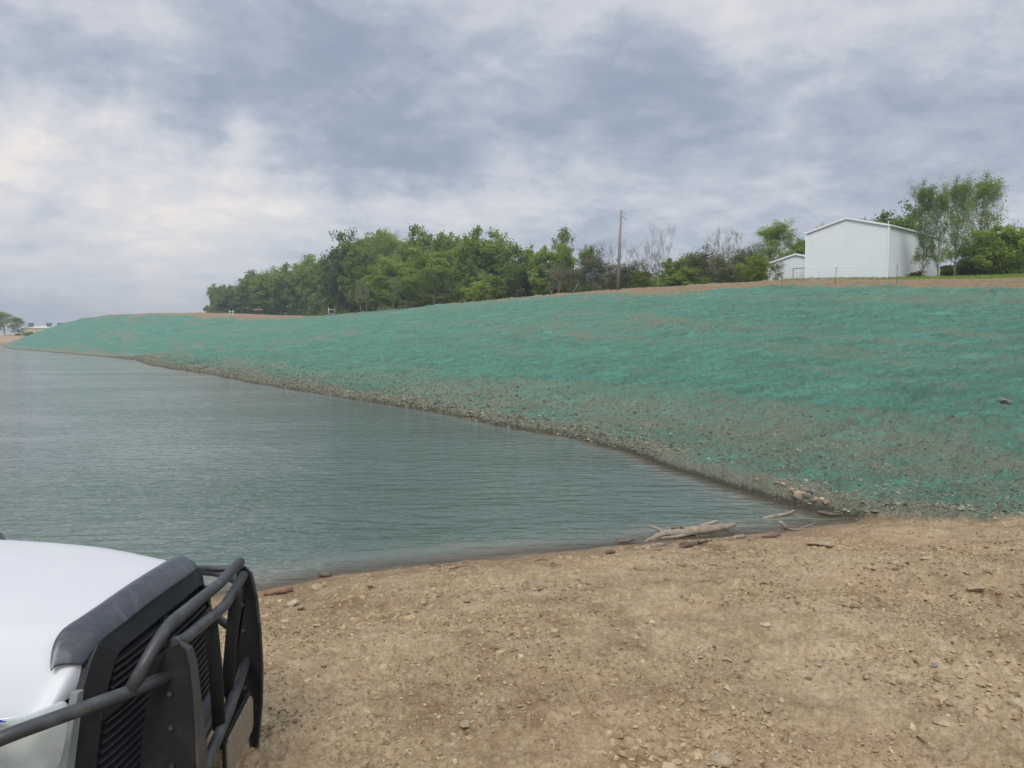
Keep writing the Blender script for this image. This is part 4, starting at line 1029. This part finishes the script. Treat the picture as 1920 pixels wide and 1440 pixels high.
def steel_tube_mat(name, c, r):
    m = bpy.data.materials.new(name); m.use_nodes = True; k = NT(m.node_tree); b = k.n['Principled BSDF']
    t_ = k.node('ShaderNodeTexCoord'); n1 = k.noise(t_.outputs['Object'], 7, 6, .65); n2 = k.noise(t_.outputs['Object'], 160, 3, .6)
    k.set(b.inputs['Base Color'], k.mix(k.maprange(n1, .45, .75), c, tuple(min(1, x_*2.1+.01) for x_ in c)))
    k.set(b.inputs['Roughness'], k.maprange(n1, .3, .7, r-.06, r+.12)); b.inputs['Specular IOR Level'].default_value = .5
    bn = k.node('ShaderNodeBump', i_Strength=.25, i_Distance=.002); k.set(bn.inputs['Height'], n2); k.l.new(bn.outputs[0], b.inputs['Normal'])
    return m
TUBEM = steel_tube_mat("powder_coated_tube", (.036, .0375, .040), .44)
PLATEM = steel_tube_mat("powder_coated_plate", (.005, .0045, .004), .8)
SLATM = simple_mat('slat_plastic', (.045, .046, .05), .45, var=.1)
BUMPM = simple_mat('bumper_plastic', (.085, .09, .09), .55, var=.1)
GREYP = simple_mat("grey_trim", (.20, .215, .215), .5, var=.06)
RUB = simple_mat("rubber", (.018, .018, .018), .9)
GLASS = bpy.data.materials.new("window_glass"); GLASS.use_nodes = True
b = GLASS.node_tree.nodes['Principled BSDF']; b.inputs['Base Color'].default_value = (.02, .025, .028, 1); b.inputs['Roughness'].default_value = .04; b.inputs['Specular IOR Level'].default_value = .7
LENS = simple_mat("headlight_lens", (.50, .55, .54), .12, var=.12, scale=10, spec=.7, coat=.5)
BLUE = simple_mat("blue_decal", (.03, .045, .36), .35, var=.05)
VX, VY, VZ = -1.93, 4.0, .70
car = empty('car', (VX, VY, VZ), 'white car with black brush guard parked at the lower left', 'car')
def cv(px, py, Y): return P(px, py, Y)-Vector((VX, VY, VZ))
def surf(name, grid, mat, parent, subs=1, thick=0, closed=False):
    nr_, nc_ = len(grid), len(grid[0]); v = [tuple(p_) for r_ in grid for p_ in r_]
    f = [(i_*nc_+j_, i_*nc_+j_+1, (i_+1)*nc_+j_+1, (i_+1)*nc_+j_) for i_ in range(nr_-1) for j_ in range(nc_-1)]
    me = bpy.data.meshes.new(name); me.from_pydata(v, [], f); me.materials.append(mat)
    me.polygons.foreach_set('use_smooth', [True]*len(f)); o = link(name, me, parent)
    if thick: md = o.modifiers.new('solid', 'SOLIDIFY'); md.thickness = thick; md.offset = -1
    if subs: md = o.modifiers.new('subd', 'SUBSURF'); md.levels = subs; md.render_levels = subs
    return o
# hood and body skin: sections from the nose backwards
HOODF = 1.175
def prof_at(x, w_, hc, lowlim=None):
    pts = []
    for (fy, dz) in [(0, 0), (.2, -.0), (.36, -.004), (.46, -.016), (.60, -.024), (.74, -.048), (.84, -.088), (.92, -.15), (.97, -.23), (.995, -.34), (1.0, -.5), (1.0, -.72), (.985, -.82)]:
        pts.append((fy*w_, hc+dz))
    side = [(-y_, z_) for y_, z_ in pts[::-1]]+pts[1:]
    return side
secs = []
for (x_, w_, hc, dr) in [(.055, .915, HOODF, .26), (.055, .915, HOODF, .20), (.045, .918, HOODF, .10), (.025, .92, HOODF, .04), (-.005, .925, HOODF, .012), (-.05, .93, HOODF+.002, 0),
                      (-.25, .96, HOODF+.028, 0), (-.6, .985, HOODF+.066, 0), (-1.0, 1.0, HOODF+.095, 0), (-1.35, 1.0, HOODF+.112, 0)]:
    row = []
    for (y_, z_) in prof_at(x_, w_, hc):
        q_ = abs(y_)/w_
        z_ -= .15*max(0, min(1, (q_-.62)/.20))*(max(0, min(1, 1+x_/.32)) if x_ < 0 else 1)
        xo = x_-.16*q_**4*(1 if x_ > -.3 else .4)
        zf = z_ if dr == 0 else min(z_, hc-dr) if z_ > hc-.4 else z_
        row.append((xo, y_, max(zf, .22)))
    secs.append(row)
body = surf('body', secs, PAINT, car, 2)
# rear body: doors, tailgate as one tapered shell
rs = []
for (x_, w_, hc) in [(-1.36, 1.0, 1.29), (-1.6, 1.0, 1.27), (-3.0, 1.0, 1.27), (-4.4, .99, 1.27), (-4.75, .95, 1.25), (-4.9, .88, 1.15), (-4.9, .5, .8)]:
    rs.append([(x_, -w_*.98, .35), (x_, -w_, .6), (x_, -w_, 1.0), (x_, -w_*.97, 1.17), (x_, -w_*.9, hc), (x_, 0, hc+.01), (x_, w_*.9, hc), (x_, w_*.97, 1.17), (x_, w_, 1.0), (x_, w_, .6), (x_, w_*.98, .35)])
surf('rear_body', rs, PAINT, car, 1)
# cab
cs = []
for (x_, w_, z_) in [(-1.45, .80, 1.26), (-1.75, .80, 1.50), (-2.15, .74, 1.80), (-2.7, .73, 1.88), (-4.0, .73, 1.88), (-4.55, .74, 1.80), (-4.8, .84, 1.30)]:
    cs.append([(x_, -.9, 1.24), (x_, -w_-.04, max(1.25, z_-.12)), (x_, -w_+.1, z_), (x_, 0, z_+.02), (x_, w_-.1, z_), (x_, w_+.04, max(1.25, z_-.12)), (x_, .9, 1.24)])
surf('cab', cs, PAINT, car, 1)
m = MB(); m.prism([(-1.50, -.72, 1.335), (-1.50, .72, 1.335), (-2.08, .64, 1.80), (-2.08, -.64, 1.80)], (.02, 0, .02)); m.build('windscreen', GLASS, car, bevel=.01)
for sy in (-1, 1):
    for (xa_, xb_) in ((-1.95, -2.85), (-2.95, -3.85), (-3.95, -4.55)):
        m = MB(); m.prism([(xa_, sy*.905, 1.30), (xb_, sy*.905, 1.30), (xb_+.02, sy*.79, 1.72), (xa_-.2, sy*.79, 1.72)], (0, sy*.015, .005)); m.build('window', GLASS, car)
# wheels with arches
for sx in (-.85, -3.85):
    for sy in (-1, 1):
        we = tube('wheel', [(sx, sy*.99, .38), (sx, sy*.97, .38), (sx, sy*.80, .38), (sx, sy*.74, .38)], [.33, .375, .38, .34], RUB, car, 32)
        rim = tube('rim', [(sx, sy*1.0, .38), (sx, sy*.96, .38)], [.22, .23], GREYP, we, 24)
        tube('wheel_arch', [(sx+.50*math.cos(t_), sy*1.0, .36+.50*math.sin(t_)) for t_ in np.linspace(0, math.pi, 14)], .035, BLACKP, car, 6)
# mirror
for sy in (-1, 1):
    m = MB(); m.box((-1.75, sy*1.10, 1.36), (.12, .22, .17)); m.box((-1.72, sy*.97, 1.30), (.05, .16, .04)); m.build('mirror', BLACKP, car, bevel=.02)

# bug deflector across the front edge of the hood
gr_ = []
NU = 41
for iv, (xv, zv) in enumerate([(-.075, .012), (-.065, .034), (-.03, .030), (.02, .010), (.060, -.018), (.078, -.045)]):
    row = []
    for a in range(NU):
        f_ = iv/5
        s_ = -1+2*a/(NU-1); y_ = s_*(.735-.095*f_)
        end = max(0, abs(s_)-.80)/.20
        dz = -end**1.6*(.125-.055*f_*f_)
        xo = -.16*(abs(y_)/.92)**4-.015*end+.085*end**2*(1-f_)
        hood = HOODF-.024*(abs(y_)/.6)**2
        row.append((xv+xo, y_, hood+zv+dz))
    gr_.append(row)
defl = surf('bug_deflector', gr_, GLOSS, car, 1, thick=.004)

# grille: outer frame, recessed back, slats
def gl(y_, z_, x_=.075): return Vector((x_-.12*(abs(y_)/.92)**4, y_, z_))
gf = []
outer = [(-.50, 1.118), (-.575, 1.098), (-.62, 1.05), (-.66, .97), (-.715, .88), (-.80, .62), (-.83, .27), (.83, .27), (.80, .62), (.715, .88), (.66, .97), (.62, 1.05), (.575, 1.098), (.50, 1.118)]
m = MB()
def strip(pts_o, pts_i, x0_, x1_):
    n_ = len(pts_o)
    for a in range(n_):
        b2 = (a+1) % n_
        A0, A1 = pts_o[a], pts_o[b2]; B0, B1 = pts_i[a], pts_i[b2]
        v_ = [gl(*A0, x0_), gl(*A1, x0_), gl(*B1, x0_), gl(*B0, x0_), gl(*A0, x1_-.04), gl(*A1, x1_-.04), gl(*B1, x1_), gl(*B0, x1_)]
        m.addv(v_, [(0, 1, 2, 3), (7, 6, 5, 4), (0, 4, 5, 1), (3, 2, 6, 7)])
inner = [(-.44, 1.035), (-.49, 1.025), (-.52, 1.0), (-.55, .95), (-.60, .86), (-.66, .64), (-.70, .33), (.70, .33), (.66, .64), (.60, .86), (.55, .95), (.52, 1.0), (.49, 1.025), (.44, 1.035)]
strip(outer, inner, -.02, .112)
grl = m.build('grille', BLACKP, car, smooth=False)
m = MB(); 
for a in range(8):
    y0_, y1_ = -.66+.165*a, -.66+.165*(a+1)
    m.prism([gl(y0_, .28, .068), gl(y1_, .28, .068), gl(y1_*.80, 1.06, .068), gl(y0_*.80, 1.06, .068)], (-.01, 0, 0))
m.build('grille_back', RUB, grl)
for z_ in [.985, .95, .915, .88, .74, .70, .66, .62, .58, .54, .50, .46, .42, .38, .34]:
    hw = .50+(1.02-z_)*.32
    for (ya, yb) in ((-hw, -.03), (.03, hw)):
        sm = MB(); n_ = 6
        for a in range(n_):
            y0_, y1_ = ya+(yb-ya)*a/n_, ya+(yb-ya)*(a+1)/n_
            sm.bar(gl(y0_, z_, .092), gl(y1_, z_, .092), .034, .010)
        sm.build('slat', SLATM, grl)
m = MB()
for a in range(8):
    y0_, y1_ = -.64+.16*a, -.48+.16*a; m.bar(gl(y0_, .81, .095), gl(y1_, .81, .095), .05, .085)
m.box((.075, 0, .77), (.05, .06, .5)); m.build('grille_bar', BLACKP, grl, bevel=.006)
# headlights and grey trims
for sy in (-1, 1):
    hg = []
    for (z_, xo) in ((.925, -.015), (.89, .012), (.78, .03), (.66, .03), (.60, .0)):
        hg.append([(.070+xo-.16*(y_/.92)**4-(.10 if y_ > .9 else 0), sy*y_, z_+.02*(y_-.7)) for y_ in (.735, .78, .84, .89, .925, .945)])
    h_ = surf('headlight', hg, LENS, car, 2, thick=.01)
    m = MB(); m.prism([gl(sy*.70, .95, .06), gl(sy*.735, .95, .06), gl(sy*.84, .56, .07), gl(sy*.79, .56, .07)], (.035, 0, 0)); m.build('headlight_trim', GREYP, car, bevel=.004)
    if sy < 0: m = MB(); m.prism([(-.12, sy*.950, .93), (-.22, sy*.968, .93), (-.22, sy*.957, .965)], (0, sy*.008, .006)); m.build('fender_badge', BLUE, car)
# bumper
bg_ = []
for (x_, z_) in ((.02, .33), (.12, .325), (.18, .30), (.20, .26), (.17, .18), (.08, .10), (.0, .08)):
    bg_.append([(x_-.30*abs(s_)**3.2, s_*.97, z_-.04*abs(s_)**4) for s_ in np.linspace(-1, 1, 21)])
surf('bumper', bg_, BUMPM, car, 1, thick=.02)

# brush guard
RT = .030
gd = bpy.data.objects.new('brush_guard', None); col.objects.link(gd); gd.parent = car; gd.empty_display_size = .2
tube('top_rail', [cv(243,1297,3.30), cv(290,1212,3.42), cv(318,1170,3.52), cv(412,1094,4.22), cv(450,1054,4.58)], RT, TUBEM, gd, 16, curve=.07)
tube('lower_rail', [cv(325,1206,3.48), cv(345,1199,3.55), cv(420,1138,4.05), cv(457,1078,4.60)], RT*.92, TUBEM, gd, 16, curve=.07)
tube('headlight_bar', [(-.75, -1.075, .955), (-.35, -1.075, .955), cv(-30,1398,2.93), cv(20,1377,2.98), cv(243,1297,3.30), cv(330,1262,3.50)], RT, TUBEM, gd, 16, curve=.05)
tube('headlight_bar', [(-.75, 1.075, .95), (-.35, 1.075, .95), (.0, .98, .95), (.25, .74, .955), (.31, .65, .955)], RT, TUBEM, gd, 16, curve=.05)
tube('headlight_brace', [(.31, .65, .62), (.18, .80, .62), (-.1, 1.0, .70), (-.35, 1.075, .95)], RT*.9, TUBEM, gd, 12, curve=.05)
tube('headlight_brace', [(.33, -.62, .50), (.18, -.84, .48), (-.1, -1.0, .60), (-.35, -1.075, .955)], RT*.9, TUBEM, gd, 12, curve=.05)
tube('mount_stay', [(-.02, .70, 1.06), (.12, .68, 1.06), (.28, .65, 1.08)], .018, TUBEM, gd, 10)
tube('upright_tube', [cv(394,1150,3.95), cv(404,1250,3.93), cv(411,1366,3.92)], .034, PLATEM, gd, 14)
tube('upright_tube', [cv(443,1106,4.28), cv(434,1200,4.26), cv(425,1302,4.24)], .034, PLATEM, gd, 14)
tube('cross_rail', [cv(352,1485,3.47), cv(385,1438,3.6), cv(430,1330,4.08), cv(462,1238,4.60)], RT*.95, TUBEM, gd, 14)
tube('cross_rail', [cv(330,1500,3.47), cv(352,1455,3.6), cv(398,1345,4.05), cv(434,1262,4.60)], RT*.6, TUBEM, gd, 12)
def plate(pts_f, pts_r, Y, fl):
    fr = [cv(a_, b_, Y) for a_, b_ in pts_f]; rr = [cv(a_, b_, Y) for a_, b_ in pts_r]
    fr.append(Vector((fr[-1].x-.02, fr[-1].y, .02))); rr.append(Vector((rr[-1].x, rr[-1].y, .02)))
    mm = MB(); poly = fr+rr[::-1]
    mm.prism(poly, (0, .012, 0))
    o = mm.build('upright_plate', PLATEM, gd, bevel=.003)
    ff = MB(); n_ = len(fr)
    for a in range(n_-1):        # rolled flange on the leading edge
        w0 = fl[min(a, len(fl)-1)]; w1 = fl[min(a+1, len(fl)-1)]
        p0, p1 = fr[a], fr[a+1]
        ff.addv([p0+Vector((.002, -.004, 0)), p1+Vector((.002, -.004, 0)), p1+Vector((.002, w1, 0)), p0+Vector((.002, w0, 0)),
                 p0+Vector((.014, -.004, 0)), p1+Vector((.014, -.004, 0)), p1+Vector((.014, w1, 0)), p0+Vector((.014, w0, 0))],
                [(0, 3, 2, 1), (4, 5, 6, 7), (0, 1, 5, 4), (3, 7, 6, 2)]+([(0, 4, 7, 3)] if a == 0 else [])+([(1, 2, 6, 5)] if a == n_-2 else []))
    ff.build('flange', TUBEM, o)
    cx_ = sum(p_.x for p_ in fr[3:6]+rr[1:4])/6
    for z_ in (.86, .70, .52, .34):
        bb = MB(); bb.prism([(cx_+.012*math.cos(a*math.pi/3), Y-VY-.004, z_+.012*math.sin(a*math.pi/3)) for a in range(6)], (0, -.008, 0))
        bb.build('bolt', TUBEM, o)
plate([(318,1212),(334,1206),(348,1219),(356,1250),(361,1300),(365,1360),(368,1440)], [(305,1228),(292,1262),(278,1310),(268,1360),(262,1440)], 3.45, [.01,.02,.045,.05,.055,.07,.10,.12])
plate([(443,1074),(456,1062),(468,1074),(478,1118),(485,1180),(489,1250),(488,1320),(482,1385),(473,1440)], [(441,1090),(438,1150),(433,1230),(424,1330),(412,1440)], 4.62, [.005,.01,.012,.012,.012,.012,.012,.012,.012,.012])
# number plate on its holder, between the uprights
LP = simple_mat("licence_plate", (.22, .19, .145), .4, var=.25, scale=25, bump=.006)
pa, pb = cv(418,1425,3.88), cv(466,1300,4.42)
ax = Vector((pb.x-pa.x, pb.y-pa.y, 0)); 
hold = MB(); q0 = Vector((pa.x, pa.y, 0)); zt_ = pb.z
for (name_, in0, in1, zt1, zb1, th, mt) in (('plate_holder', -.03, 1.03, zt_+.02, zt_-.24, 0, PLATEM), ('licence_plate', 0, 1, zt_, zt_-.215, .014, LP)):
    mm = MB(); a_ = q0+ax*in0; b_ = q0+ax*in1
    c_ = .03
    mm.prism([Vector((a_.x+th, a_.y, zb1+c_)), Vector((a_.x+th, a_.y, zt1-c_)), Vector((a_.x+th, a_.y+c_, zt1)), Vector((b_.x+th, b_.y-c_, zt1)), Vector((b_.x+th, b_.y, zt1-c_)), Vector((b_.x+th, b_.y, zb1+c_)), Vector((b_.x+th, b_.y-c_, zb1)), Vector((a_.x+th, a_.y+c_, zb1))], (.012, 0, 0))
    mm.build(name_, mt, gd, bevel=.003)

# ------------------------------------------------------------------ air
hm = bpy.data.materials.new("haze"); hm.use_nodes = True; hm.node_tree.nodes.remove(hm.node_tree.nodes['Principled BSDF'])
hn = NT(hm.node_tree); pv = hn.node('ShaderNodeVolumePrincipled'); pv.inputs['Color'].default_value = (.80, .86, .95, 1); pv.inputs['Density'].default_value = .0006; pv.inputs['Anisotropy'].default_value = .2
hm.node_tree.links.new(pv.outputs[0], hm.node_tree.nodes['Material Output'].inputs['Volume'])
m = MB(); m.box((0, 0, 18), (2900, 2900, 44)); hz_o = m.build('haze', hm)
tag(hz_o, 'thin pale air softening the far shore and the far end of the wood', 'haze', kind='stuff')
